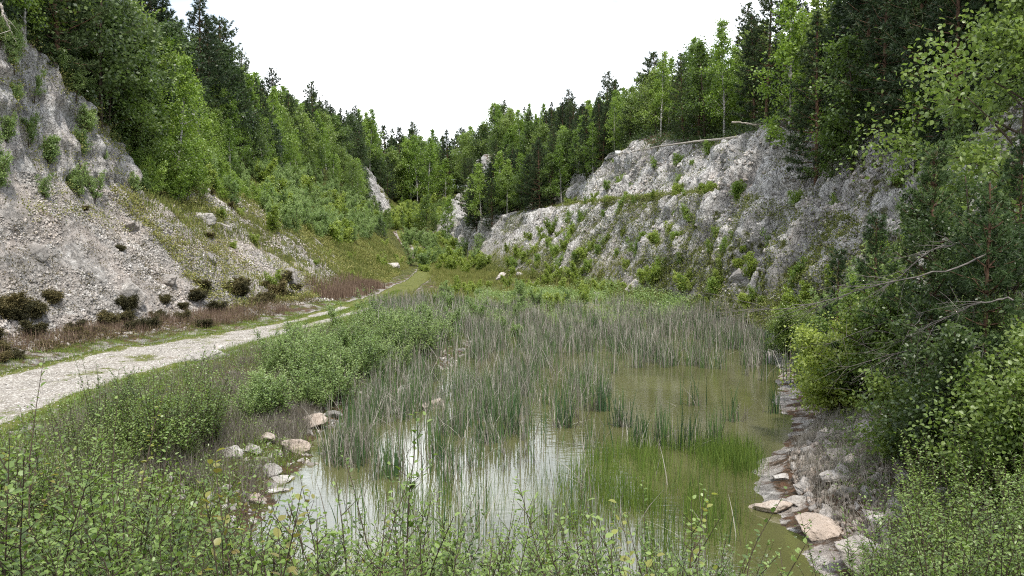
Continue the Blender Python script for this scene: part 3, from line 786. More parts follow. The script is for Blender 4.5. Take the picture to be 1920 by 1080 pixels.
YSHRUB = Stock([link_plant(make_broad(70 + i, h, r, .04, nb=11, stems=ns, splay=.42, ll=.10, lw=.075, asc=40, top=.6, per=14, nsec=4, spread=.09, wr=.012), 'yellow_green_shrub', 'stems', M['bark'], M['yellow'], 'foliage')
              for i, (h, r, ns) in enumerate([(1.5, .5, 5), (1.2, .5, 6), (1.9, .55, 5)])])
HEATH = Stock([link_plant(make_broad(80 + i, h, r, .02, nb=12, stems=7, splay=.55, ll=.085, lw=.03, asc=40, top=.6, per=20, nsec=4, spread=.07, wr=.012), 'heath_bush', 'stems', M['bark'], M['heath'], 'foliage')
              for i, (h, r) in enumerate([(.8, .42), (.65, .45), (.95, .4)])])
BANK = Stock([link_plant(make_sapling(90 + i, h, nst, ll=.060, lw=.040, gap=.030, twigs=12, tw=.32, spread=.7, arch=.5, wr=.006, tintb=.55), 'bank_shrub', 'stems', M['bark'], M['willow'], 'foliage')
              for i, (h, nst) in enumerate([(1.25, 16), (1.05, 17), (1.45, 16), (.9, 16)])])
SAP = Stock([link_plant(make_sapling(110 + i, h, nst, ll=l, lw=l * (.78 if l < .05 else .30), gap=.024, twigs=12, tw=.28, spread=.6, arch=.34, tintb=tb), 'leafy_sapling', 'stems', M['bark'], M['sapling'], 'foliage')
              for i, (h, nst, l, tb) in enumerate([(1.15, 8, .032, .5), (.95, 9, .028, .6), (1.4, 7, .035, .45), (1.05, 8, .027, .65), (1.25, 9, .030, .5), (1.2, 9, .050, .55)])])
BRZ = Stock([link_plant(make_sapling(125 + i, h, 4, ll=.05, lw=.036, gap=.05, twigs=7, tw=.26, spread=.4, arch=.4), 'bronze_sapling', 'stems', M['bark'], M['bronze'], 'foliage')
              for i, h in enumerate([1.3, 1.0])])

rnd = random.Random(5)
RS = np.random.RandomState(21)
def inview(p, mx=90, my=140, h=0):
    px, py = project(p)
    px2, py2 = project(np.asarray(p) + UP * h)
    return p[1] > .6 and -mx < px < 1920 + mx and py2 < 1080 + my and py > -30

STOCKS = dict(pine=PINE, birch=BIRCH, broad=BROAD, dark=DARK)
NICE = dict(pine=('pine', 'dark green pine'), birch=('birch', 'light green birch'), broad=('broadleaf tree', 'mid green broadleaf tree'), dark=('broadleaf tree', 'dark green broadleaf tree'))
count = {}
def forest(u0, u1, y0, y1, dy, rows, mix, where, smin=.8, smax=1.15, jit=.7, skip=None):
    """individual trees planted in a jittered grid on the terrain between knots u0..u1"""
    y = y0
    while y < y1:
        for k, u in enumerate(rows):
            uu = u0 + (u1 - u0) * u + rnd.gauss(0, .012); yy_ = y + rnd.uniform(-jit, jit) * dy * .7
            p = surf(uu, yy_)
            if not inview(p, 120, 0, 12): continue
            r = rnd.random(); acc = 0
            for kind, w in mix:
                acc += w
                if r <= acc: break
            count[kind] = count.get(kind, 0) + 1
            nm = NICE[kind]; sc = rnd.uniform(smin, smax); q = (sc - smin) / (smax - smin)
            size = 'small' if q < .33 else 'medium' if q < .66 else 'tall'
            row = 'in front' if k == 0 else 'second row' if k == 1 else 'farther back'
            if skip is not None and skip(p): continue
            STOCKS[kind].put(rnd.randrange(9), p - UP * .15, sc, rnd=rnd, tilt=.03,
                             label=f"{size} {nm[1]} {row} {where}", cat=nm[0], group=f"{size} {nm[1]}s {row} {where}")
        y += dy * rnd.uniform(.85, 1.15)
# plateau woods, left and right, and the wood that closes the valley
forest(2, 1, 31, 52, 2.4, [-.03, .10, .22, .36, .52, .72], [('dark', .3), ('broad', .3), ('birch', .2), ('pine', .2)], 'above the left rock face', .8, 1.1)
forest(2, 1, 52, 84, 2.8, [-.05, .10, .25, .42, .6, .85], [('pine', .5), ('birch', .25), ('dark', .25)], 'on the left rim', .85, 1.12)
forest(2, 1, 84, 132, 3.8, [-.05, .12, .3, .5, .75], [('pine', .32), ('birch', .33), ('broad', .35)], 'farther along the left rim', .88, 1.16)
forest(2, 1, 132, 200, 5, [-.02, .15, .35, .6], [('pine', .45), ('birch', .25), ('dark', .3)], 'at the far left end of the rim', .9, 1.2)
forest(2, 3, 150, 180, 5, [.0, .25, .5, .8], [('birch', .4), ('dark', .3), ('pine', .3)], 'on the slope by the far left cliff', .7, 1.0, skip=lambda p: 690 < project(p)[0] < 760 and p[1] < 160)
forest(14, 15, 20, 44, 2.5, [.05, .16, .29, .45, .65], [('pine', .68), ('dark', .17), ('broad', .15)], 'behind the near right cliff', .8, 1.05)
forest(14, 15, 44, 76, 2.7, [.07, .18, .32, .50, .72], [('pine', .50), ('birch', .28), ('broad', .22)], 'on the right rim behind the pole', .62, .84)
forest(14, 15, 76, 122, 3.3, [.02, .12, .27, .45, .7], [('pine', .40), ('birch', .34), ('broad', .26)], 'farther along the right rim', .60, .82)
forest(14, 15, 122, 200, 5, [.0, .15, .35, .6], [('pine', .5), ('birch', .3), ('dark', .2)], 'at the far end of the right rim', .55, .8, skip=lambda p: project(p)[0] < 930)
forest(2.9, 14, 178, 232, 6.0, [.02, .1, .2, .32, .45, .56, .68, .80, .92, 1.0], [('pine', .28), ('broad', .32), ('dark', .12), ('birch', .28)], 'closing the end of the valley', 1.3, 1.65)
forest(14, 15, 108, 146, 2.6, [.0, .05, .12], [('birch', .45), ('pine', .35), ('broad', .2)], 'right above the far white cliff', .45, .65, skip=lambda p: project(p)[0] < 935)
forest(2, 1, 160, 200, 3.5, [-.2, -.1, .0], [('broad', .5), ('birch', .3), ('pine', .2)], 'in the notch between left rim and valley end', .95, 1.25)
forest(11.72, 12.6, 96, 113, 2.3, [.0, .45, .9], [('pine', .6), ('birch', .4)], 'below the far white cliff', .6, .85, skip=lambda p: project(p)[0] < 872)
forest(13.4, 14, 79, 98, 2.4, [.1, .5, .9], [('pine', .5), ('birch', .3), ('broad', .2)], 'on the upper step of the right cliff', .5, .75)
# pines and birches on the ledge in the middle distance
forest(12.02, 14, 88, 116, 2.6, [.05, .25, .45, .7, .9], [('pine', .45), ('birch', .40), ('broad', .15)], 'on the ledge above the far bend', .6, .85, skip=lambda p: p[1] > 97 and project(p)[0] < 925)
# trees on the left slope below the rim
forest(2, 3, 46, 64, 2.4, [.12, .34, .56], [('birch', .6), ('broad', .25), ('dark', .15)], 'on the left slope below the rim', .45, .75)
forest(2, 3, 64, 112, 3.4, [.06, .26], [('birch', .42), ('dark', .15), ('broad', .35), ('pine', .08)], 'on the far left slope', .5, .8)
forest(2, 3, 112, 135, 4, [.2, .5, .85], [('birch', .42), ('dark', .15), ('broad', .43)], 'on the slope before the far left cliff', .5, .75)
forest(3, 4, 100, 135, 5, [.2, .55], [('birch', .5), ('dark', .3), ('broad', .2)], 'low on the far left slope', .22, .40)
forest(4, 11, 142, 176, 4.2, [.05, .3, .55, .8, 1.0], [('birch', .6), ('broad', .4)], 'on the raised floor at the far end', .22, .42)
# ------------------------------------------------------------------ shrubs
def shrubs(stock, n, u0, u1, y0, y1, smin, smax, label, cat, group, ok=None, bias=1.0, sink=.05, tilt=.06):
    for _ in range(n * 6):
        if n <= 0: break
        u = rnd.uniform(u0, u1); y = y0 + (y1 - y0) * rnd.random() ** bias
        p = surf(u, y)
        if not inview(p, 40, 150, 1.5): continue
        if ok is not None and not ok(p): continue
        sc = rnd.uniform(smin, smax); q = (sc - smin) / (smax - smin); w = 'small-grown' if q < .33 else 'mid-sized' if q < .66 else 'full-grown'
        stock.put(rnd.randrange(9), p - UP * sink, sc, rnd=rnd, tilt=tilt, sz=rnd.uniform(.5, .9) if stock is HEATH else None, label=w + ' ' + label, cat=cat, group=w + ' ' + group)
        n -= 1
def clumpy(p):
    return fbm(p[0] * .42 + 3, p[1] * .42, 0, 2) > rnd.uniform(-.25, .25)
def clear(p):
    a, b = project(p + UP * 1.45)
    return b > rnd.uniform(-32, 60) + np.interp(a, [0, 60, 140, 300, 420, 500, 560, 700], [800, 760, 705, 672, 640, 622, 592, 560])
def box(x0, y0, x1, y1):
    def f(p):
        a, b = project(p); return x0 < a < x1 and y0 < b < y1
    return f
# bright thicket on the left slope
shrubs(SHRUB, 190, 2.25, 3.45, 54, 116, .7, 1.35, 'bright green willow shrub in the thicket on the left slope', 'shrub', 'willow shrubs on the left slope')
shrubs(LOW, 50, 2.5, 3.1, 44, 62, .7, 1.3, 'green willow shrub at the foot of the left slope trees', 'shrub', 'willow shrubs under the left trees')
shrubs(YSHRUB, 30, 3.1, 4.0, 46, 100, .35, .7, 'low yellow green shrub on the grassy left slope', 'shrub', 'low shrubs on the left slope')
shrubs(YSHRUB, 26, 2.4, 3.5, 54, 112, 1.0, 1.7, 'yellow green bush in the bright thicket on the left slope', 'shrub', 'yellow green bushes in the left thicket')
# valley floor beyond the pond
shrubs(YSHRUB, 46, 4, 11.2, 141, 174, 1.2, 2.2, 'yellow green bush on the raised floor before the end wood', 'shrub', 'bushes on the raised far floor')
shrubs(YSHRUB, 62, 5, 11.2, 84, 138, .6, 1.3, 'yellow green shrub on the far valley floor', 'shrub', 'shrubs on the far valley floor')
shrubs(SHRUB, 40, 4.2, 11.2, 88, 138, .8, 1.4, 'green willow shrub on the far valley floor', 'shrub', 'willows on the far valley floor')
shrubs(YSHRUB, 34, 7.0, 10.9, 51, 66, .35, .7, 'yellow green shrub in the belt behind the reeds', 'shrub', 'shrubs in the belt behind the reeds')
shrubs(SHRUB, 44, 7.0, 9.6, 37, 56, .4, .75, 'green willow shrub at the far left corner of the reeds', 'shrub', 'willows at the corner of the reeds')
# right slope
shrubs(YSHRUB, 78, 10.9, 11.6, 22, 85, .3, .85, 'yellow green shrub low on the right chalk slope', 'shrub', 'shrubs low on the right slope')
shrubs(LOW, 70, 11.05, 12.0, 22, 80, .35, .85, 'small green shrub rooted in the right chalk slope', 'shrub', 'small shrubs on the right slope')
shrubs(YSHRUB, 24, 11.95, 13.1, 40, 92, .3, .65, 'yellow green bush along the ledge of the right cliff', 'shrub', 'bushes along the ledge', lambda p: p[1] > 46 or rnd.random() < .3)
shrubs(LOW, 26, 13.1, 14.0, 38, 100, .35, .8, 'small green shrub above the ledge of the right cliff', 'shrub', 'shrubs above the ledge')
shrubs(SHRUB, 30, 11.0, 13.9, 14, 27, .6, 1.0, 'green shrub on the near right slope under the pines', 'shrub', 'shrubs on the near right slope')
# left cliff and scree
shrubs(SHRUB, 34, 1.95, 3.15, 27, 46, .45, 1.0, 'thin green shrub clinging to the left rock face', 'shrub', 'shrubs on the left rock face')
shrubs(HEATH, 10, 2.95, 3.5, 27, 60, .35, .8, 'dark heath bush along the top of the scree', 'heath bush', 'heath bushes on the scree')
shrubs(HEATH, 34, 3.80, 4.15, 24, 50, .6, 1.25, 'dark heath bush along the foot of the scree', 'heath bush', 'heath bushes at the scree foot')
shrubs(HEATH, 16, 4.1, 4.75, 19, 36, .5, .9, 'low dark heath bush on the verge of the track', 'heath bush', 'heath bushes on the verge')
# bank between the track and the pond
shrubs(BANK, 62, 6.3, 7.8, 18, 36, .6, 1.45, 'bushy green shrub on the bank between track and pond', 'shrub', 'bushy shrubs on the bank', lambda p: clear(p) and (p[1] > 21 or p[0] < -6.0) and clumpy(p))
shrubs(BANK, 34, 6.3, 7.9, 17, 34, .85, 1.3, 'light green shrub in the dense row above the left shore rocks', 'shrub', 'shrubs in the row above the left shore', lambda p: clear(p) and box(390, 640, 720, 800)(p))
shrubs(BANK, 24, 6.3, 7.9, 36, 50, .5, 1.0, 'bushy green shrub on the far bank by the reeds', 'shrub', 'bushy shrubs on the far bank', clear)
shrubs(SAP, 80, 6.2, 7.9, 9.0, 19, .65, 1.6, 'leafy green sapling on the bank below the track', 'sapling', 'saplings on the bank below the track', lambda p: clear(p) and clumpy(p) and not box(400, 700, 640, 1000)(p))
# thicket at the photographer's feet
def near_ok(p):
    a, b = project(p + UP * 1.0)
    return np.hypot(p[0], p[1]) > 2.5 and (a < 560 or b > 950)
for lab, st, n, lo, hi in (('leafy sapling in the thicket at the near edge', SAP, 165, .8, 1.2), ('young bronze tinted sapling in the near thicket', BRZ, 16, .85, 1.1)):
    k = 0; tries = 0
    while k < n and tries < 4000:
        tries += 1
        y = 3.1 + 6.9 * rnd.random() ** 1.25; x = rnd.uniform(-.75 * y - .4, .30 * y)
        p = np.array((x, y, ground(x, y)))
        a, b = project(p + UP * 1.1)
        lim = np.interp(a, [-200, 0, 200, 420, 560, 700, 1000, 1300, 1420], [640, 690, 740, 830, 930, 955, 940, 985, 1010])
        h = 1.0
        if b < lim or b > 1250 or p[2] < .12: continue
        st.put(rnd.randrange(9), p - UP * .05, rnd.uniform(lo, hi), rnd=rnd, tilt=.08, label=lab, cat='sapling', group=lab.replace('sapling in', 'saplings in') if 'leafy' in lab else 'bronze saplings in the near thicket')
        k += 1
# right foreground saplings, and the rounded bush over the water
for i in range(90):
    y = rnd.uniform(5.0, 13.5); x = rnd.uniform(.50 if y > 7 else .44, .70) * y
    p = np.array((x, y, ground(x, y)))
    SAP.put(rnd.randrange(9), p - UP * .05, rnd.uniform(.8, 1.35), rnd=rnd, tilt=.1, label='leafy sapling on the rocky ground at the near right', cat='sapling', group='saplings at the near right')
for i in range(10):
    y = rnd.uniform(3.2, 5.2); x = rnd.uniform(.40, .68) * y
    p = np.array((x, y, ground(x, y)))
    SAP.put(rnd.randrange(9), p - UP * .1, rnd.uniform(.5, .75), rnd=rnd, tilt=.1, label='short sapling at the very near right edge', cat='sapling', group='short saplings at the near right')

# tall thin birch shoot standing alone in front of the water
b1 = link_plant(make_sapling(201, 1.9, 1, ll=.055, lw=.046, gap=.045, twigs=13, tw=.22, arch=.08, wr=.006, tintb=.75), 'birch_sapling', 'stems', M['bark'], M['sapling'], 'foliage')
p = hit(735, 1075); b1.location = unproject(735, 1110, 5.4) ; b1.location.z = ground(b1.location.x, b1.location.y) - .05
_top = unproject(735, 745, 5.4)[2]
b1.scale = (1, 1, (_top - b1.location.z) / 1.9)
tag(b1, 'single tall birch shoot standing before the bright water', 'sapling')
b2 = link_plant(make_sapling(202, 1.9, 1, ll=.05, lw=.042, gap=.05, twigs=6, tw=.18, arch=.75, wr=.007, tintb=.9), 'arching_sapling', 'stems', M['bark'], M['bronze'], 'foliage')
b2.location = unproject(205, 1000, 6.4); b2.location.z = ground(b2.location.x, b2.location.y) - .05
b2.scale = (1.1, 1.1, 1.0); b2.rotation_euler = (0, 0, 0.3)
tag(b2, 'arching dark stemmed sapling with yellow bronze leaves bending right', 'sapling')

# near right: young pines with bare lower branches, a birch and a broad bush
def near_pine(seed, px, Y, top, r, label, cs=.10, dead=10):
    base = unproject(px, 600, Y); gz = ground(base[0], base[1])
    h = unproject(px, top, Y)[2] - gz
    pl = make_pine(seed, h, r, cs, K=20, nl=.13, nw=.014, step=.26, dens=9.5, wr=.011)
    root = thing('young_pine', (base[0], base[1], gz - .1))
    pl.wood.build('trunk', M['pinebark'], root, smooth=True)
    pl.crown.build('crown', M['pine_near'], root)
    R = np.random.RandomState(seed)
    for k in range(dead):
        g = Geo()
        z = h * R.uniform(.08, .42); a = R.uniform(2.2, 4.6); Lb = R.uniform(.9, 2.2)
        out = np.array((math.cos(a), math.sin(a), R.uniform(-.15, .25)))
        s = np.linspace(0, 1, 7)
        pts = np.array((0, 0, z)) + out * (Lb * s)[:, None] + R.normal(0, .03, (7, 3)) * s[:, None] - UP * (.25 * Lb * s ** 2)[:, None]
        tube(g, pts, np.linspace(.009, .002, 7), 4)
        for j in range(9):
            q = R.uniform(.25, .95); b = np.array([np.interp(q, s, pts[:, i]) for i in range(3)])
            d = nrm(out * .7 + R.normal(0, .6, 3)); u = np.linspace(0, 1, 4)[:, None]
            tube(g, b + d * u * Lb * R.uniform(.15, .42) - UP * .08 * u ** 2, np.linspace(.004, .001, 4), 3)
        g.build('dead_branch', M['greybranch'], root, smooth=True)
    return tag(root, label, 'pine')
P1 = near_pine(301, 1745, 13.5, 268, 1.35, 'young pine with dead grey lower branches over the right bank', .12, 12)
near_pine(302, 1845, 12.0, 330, 1.25, 'dense young pine behind the long dead branch at the right', .08, 8)
near_pine(303, 1640, 17.0, 400, 1.2, 'smaller young pine left of the near pines', .10, 5)
near_pine(304, 1905, 15.5, 260, 1.4, 'young pine at the right edge of the picture', .10, 4)
near_pine(305, 1570, 20.5, 470, 1.1, 'short young pine on the slope below the grey cliff', .06, 3)
# the long bleached branch that arches out over the bank
def limb(name, pix, rad, mat, label, cat, seed, twig=14, tl=.8, parent=None):
    R = np.random.RandomState(seed); g = Geo()
    pts = np.array([unproject(*q) for q in pix])
    s = np.linspace(0, 1, len(pts)); ss = np.linspace(0, 1, 22)
    pp = np.stack([np.interp(ss, s, pts[:, i]) for i in range(3)], 1)
    for _ in range(3): pp[1:-1] = .25 * pp[:-2] + .5 * pp[1:-1] + .25 * pp[2:]
    pp += R.normal(0, .012, pp.shape)
    tube(g, pp, np.linspace(rad, rad * .15, 22), 6)
    for j in range(twig):
        i = R.randint(4, 21); d = nrm((pp[i] - pp[i - 1]) * 14 + R.normal(0, .55, 3)); u = np.linspace(0, 1, 5)[:, None]
        Lt = tl * R.uniform(.35, 1.1)
        tp = pp[i] + d * u * Lt - UP * .12 * Lt * u ** 2 + R.normal(0, .01, (5, 3))
        tube(g, tp, np.linspace(rad * .28, .0015, 5), 4)
        for m in range(2):
            q = tp[R.randint(1, 4)]; d2 = nrm(d + R.normal(0, .7, 3))
            tube(g, q + d2 * u * Lt * .4, np.linspace(rad * .16, .0015, 5), 3)
    o = g.build(name, mat, smooth=True)
    return tag(o, label, cat)
limb('dead_branch', [(1850, 480, 11.8), (1790, 505, 11.8), (1700, 522, 12), (1620, 540, 12.4), (1550, 565, 12.8), (1480, 580, 13), (1385, 582, 13.3)], .016, M['greybranch'],
     'long bare grey branch reaching left over the pond bank', 'branch', 5, 20, 1.0)
limb('dead_branch', [(1860, 465, 12.3), (1800, 455, 12.3), (1740, 470, 12.5), (1700, 510, 12.8), (1650, 545, 13)], .017, M['greybranch'],
     'shorter arched bare branch just above the long bare branch', 'branch', 6, 16, .7)
limb('dead_branch', [(1900, 560, 10.5), (1830, 570, 10.8), (1760, 600, 11.2), (1690, 640, 11.6)], .014, M['greybranch'],
     'drooping bare branch below the long bare branch', 'branch', 8, 16, .7)
limb('fallen_pole', [(1405, 256, 50), (1330, 263, 54), (1250, 272, 60), (1200, 282, 66), (1140, 293, 73)], .11, M['deadwood'],
     'long bleached fallen trunk lying along the right cliff edge', 'log', 7, 5, 1.5)
limb('leaning_stem', [(1372, 229, 47), (1400, 231, 47), (1430, 236, 47), (1465, 246, 47)], .06, M['deadwood'],
     'short bare stem sticking out of the trees above the fallen trunk', 'log', 9, 6, 1.2)
limb('dead_branch', [(0, 5, 27), (8, 30, 27), (22, 62, 27.2)], .05, M['deadwood'], 'bare branch hanging over the top left rock face', 'branch', 12, 4, .8)
# little white marker board beside the fallen trunk
wm = NB('white_board'); WM = wm.done(wm.princ((.78, .78, .76), .6, .3))
pb = unproject(1159, 286, 71); g = Geo()
mk = thing('marker_board', (pb[0], pb[1], pb[2] - .9))
def boxg(g, c, d):
    c = np.array(c); d = np.array(d) / 2
    s = np.array([(x, y, z) for z in (-1, 1) for y in (-1, 1) for x in (-1, 1)], float) * d + c
    g.add(s, [(0, 2, 3, 1), (4, 5, 7, 6), (0, 1, 5, 4), (2, 6, 7, 3), (0, 4, 6, 2), (1, 3, 7, 5)])
boxg(g, (0, 0, .9), (.50, .03, .32)); g.build('board', WM, mk)
g = Geo(); boxg(g, (0, .055, .2), (.06, .06, 1.6)); g.build('post', M['deadwood'], mk)
tag(mk, 'small white board on a post beside the fallen trunk', 'sign')

NEARB = Stock([link_plant(make_broad(410 + i, h, r, .05, nb=34, ll=.10, lw=.085, asc=34, top=.7, per=60, nsec=8, spread=.26, shape='leaf'), 'broadleaf_tree', 'trunk', M['bark'], M['broad']) for i, (h, r) in enumerate([(7, 2.5), (8, 2.5)])])
# named trees and bushes of the right side
def put_named(stock, i, px, py, Y, h, th, label, cat, sz=None, tilt=.02, sink=.1):
    p = unproject(px, py, Y); p[2] = ground(p[0], p[1]) - sink
    return stock.put(i, p, h / th, rnd=rnd, label=label, cat=cat, tilt=tilt)
put_named(NEARB, 0, 1905, 300, 17.5, 7.6, 7, 'broad light green tree leaning in at the top right corner', 'broadleaf tree')
put_named(NEARB, 1, 1930, 330, 23, 6.5, 8, 'bushy light green tree above the near right slope', 'broadleaf tree')
put_named(PINE, 1, 1655, 290, 34.5, 8.2, 9, 'dark pine on the near right cliff edge beside the light broadleaf tree', 'pine')
put_named(PINE, 3, 1725, 250, 31, 8.6, 8, 'dark pine standing behind the small birch on the near right cliff', 'pine')
put_named(PINE, 1, 1790, 240, 28, 8.2, 9, 'dark pine on the near right cliff behind the top right tree', 'pine')
put_named(PINE, 0, 1530, 330, 39, 8.4, 10, 'dark pine just right of the tall yellow green birch', 'pine')
put_named(BIRCH, 1, 1715, 290, 30, 4.8, 8, 'small birch at the lip of the near right cliff', 'birch')
put_named(BIRCH, 0, 1480, 330, 42, 8.6, 9, 'tall yellow green birch standing before the right pines', 'birch')
put_named(BROAD, 2, 1600, 320, 36, 7.0, 9, 'light green broadleaf tree in front of the right pines', 'broadleaf tree')
put_named(BROAD, 1, 1560, 330, 37, 3.2, 7, 'low light green tree at the cliff edge under the pines', 'broadleaf tree')
put_named(BIRCH, 3, 838, 425, 121, 7.0, 7, 'light green birch at the foot of the far white cliff', 'birch')
put_named(BIRCH, 1, 935, 400, 98, 7.5, 8, 'light green birch at the left end of the ledge trees', 'birch')
put_named(BROAD, 1, 800, 400, 140, 6.5, 7, 'light round tree on the far step of the valley floor', 'broadleaf tree')
put_named(BIRCH, 2, 330, 290, 49, 8.8, 10, 'bright green birch with a slanting white trunk on the left slope', 'birch', tilt=.05)
put_named(BIRCH, 0, 270, 260, 47, 8.0, 9, 'tall birch beside the slanting birch on the left slope', 'birch')
put_named(BIRCH, 1, 215, 250, 46, 6.6, 8, 'shorter birch at the top of the left scree', 'birch')
for px_, Y_, top_, lab_ in ((700, 172, 228, 'dark pine at the lower end of the left treeline'), (722, 180, 236, 'dark pine just right of the lower end of the left treeline'), (748, 190, 240, 'second dark pine of the end wood from the left treeline'), (770, 198, 243, 'third dark pine of the end wood from the left treeline')):
    b_ = unproject(px_, 300, Y_)
    put_named(PINE, 3, px_, 300, Y_, unproject(px_, top_, Y_)[2] - ground(b_[0], b_[1]) + .1, 8, lab_, 'pine')
put_named(PINE, 4, 300, 235, 60, 12.5, 9.5, 'tallest dark pine on the left skyline', 'pine')
put_named(PINE, 2, 375, 235, 66, 12.2, 11, 'broad dark pine on the left skyline right of the tallest pine', 'pine')
put_named(PINE, 4, 425, 235, 74, 11.5, 9.5, 'third dark pine down the left skyline', 'pine')
put_named(PINE, 0, 200, 150, 48, 11.5, 10, 'dark pine at the top of the left slope above the birches', 'pine')
BUSH = link_plant(make_broad(401, 2.5, .85, .05, nb=20, stems=8, splay=.42, ll=.062, lw=.046, asc=30, top=.6, per=26, nsec=6, spread=.10, wr=.010, shape='leaf'), 'rounded_bush', 'stems', M['bark'], M['yellow'], 'foliage')
BUSH.scale = (1.25, 1.25, 1.1); pp_ = unproject(1585, 815, 17.6); BUSH.location = (pp_[0], pp_[1], ground(pp_[0], pp_[1]) - .1)
tag(BUSH, 'large rounded yellow green bush leaning over the right shore', 'bush')
BUSH2 = link_plant(make_broad(402, 2.2, .8, .05, nb=18, stems=7, splay=.40, ll=.065, lw=.048, asc=32, top=.6, per=24, nsec=6, spread=.10, wr=.010, shape='leaf'), 'rounded_bush', 'stems', M['bark'], M['broad'], 'foliage')
pp_ = unproject(1480, 640, 29); BUSH2.location = (pp_[0], pp_[1], ground(pp_[0], pp_[1]) - .1)
tag(BUSH2, 'dark leaved rounded bush behind the far right corner of water', 'bush')
BUSH3 = link_plant(make_broad(403, 2.6, .8, .05, nb=20, stems=7, splay=.35, ll=.062, lw=.046, asc=35, top=.6, per=24, nsec=6, spread=.10, wr=.010, shape='leaf'), 'rounded_bush', 'stems', M['bark'], M['broad'], 'foliage')
pp_ = unproject(1690, 790, 15.5); BUSH3.location = (pp_[0], pp_[1], ground(pp_[0], pp_[1]) - .1)
tag(BUSH3, 'tall green bush under the young pines on the right bank', 'bush')
for k_, (sd_, px_, py_, Y_, h_, lab_, mt_) in enumerate([
 (404, 1560, 770, 19.0, 2.0, 'yellow green bush at the waterline left of the large rounded bush', 'yellow'),
 (405, 1655, 720, 16.5, 3.0, 'tall leafy bush in front of the smaller young pine', 'broad'),
 (406, 1780, 800, 11.5, 2.4, 'leafy bush below the dead branches at the right', 'dark'),
 (407, 1880, 760, 10.0, 2.6, 'light leaved bush at the right edge above the grey outcrops', 'broad'),
 (408, 1700, 850, 12.5, 1.5, 'low leafy bush behind the right bank tussocks', 'broad'),
 (409, 1840, 640, 13.0, 3.4, 'tall thin leafy bush among the young pines', 'dark'),
 (420, 1530, 690, 24.0, 1.7, 'green bush on the shore beyond the rounded bush', 'broad')]):
    bo = link_plant(make_broad(sd_, h_, h_ * .36, .05, nb=18, stems=6, splay=.36, ll=.060, lw=.046, asc=34, top=.6, per=24, nsec=6, spread=.11, wr=.008, shape='leaf'), 'rounded_bush', 'stems', M['bark'], M[mt_], 'foliage')
    q_ = unproject(px_, py_, Y_); bo.location = (q_[0], q_[1], ground(q_[0], q_[1]) - .08)
    tag(bo, lab_, 'bush')
for i in range(26):
    a = rnd.uniform(560, 1400); y = rnd.uniform(3.6, 6.0)
    p = unproject(a, 1000, y); p[2] = ground(p[0], p[1])
    SAP.put(rnd.randrange(9), p - UP * .05, rnd.uniform(.5, .95), rnd=rnd, tilt=.08, label='leafy sapling at the bottom edge before the bright water', cat='sapling', group='saplings at the bottom edge before the water')
for st in (PINE, BIRCH, BROAD, DARK, LOW, SHRUB, YSHRUB, HEATH, BANK, SAP, BRZ, NEARB): st.finish()
# ------------------------------------------------------------------ rocks
CUBE = np.array([(x, y, z) for z in (-1, 1) for y in (-1, 1) for x in (-1, 1)], float)
CQ = np.array([(0, 2, 3, 1), (4, 5, 7, 6), (0, 1, 5, 4), (2, 6, 7, 3), (0, 4, 6, 2), (1, 3, 7, 5)])
def rock_geo(seed, dims, n=22):
    R = np.random.RandomState(seed)
    u = np.linspace(-1, 1, n)
    g = Geo(); V, Q = [], []; off = 0
    for ax in range(3):
        for sg in (-1, 1):
            a, b = np.meshgrid(u, u, indexing='ij')
            P = np.zeros((n, n, 3)); P[..., ax] = sg; P[..., (ax + 1) % 3] = a * sg; P[..., (ax + 2) % 3] = b
            i = np.arange(n - 1)[:, None] * n; j = np.arange(n - 1)[None]
            Q.append(np.stack([i + j, i + n + j, i + n + j + 1, i + j + 1], -1).reshape(-1, 4) + off); V.append(P.reshape(-1, 3)); off += n * n
    V = np.concatenate(V); Q = np.concatenate(Q)
    D = nrm(V)
    # cut by random planes: an angular block
    nr = rv(R, 10); dist = R.uniform(.50, .95, 10)
    rr = np.min(np.where(D @ nr.T > .05, dist / np.maximum(D @ nr.T, .05), 9), axis=1)
    rr = np.minimum(rr, 1.25)
    s = seed * 3.1
    rr = rr * (1 + .10 * fbm(D[:, 0] * 2 + s, D[:, 1] * 2, D[:, 2] * 2, 4) + .03 * fbm(D[:, 0] * 8 + s, D[:, 1] * 8, D[:, 2] * 8, 3))
    V = D * rr[:, None] * np.array(dims)
    g.add(V, Q, None, .5 + .18 * fbm(D[:, 0] * 1.5 + s, D[:, 1] * 1.5, D[:, 2] * 1.5, 2))
    return g
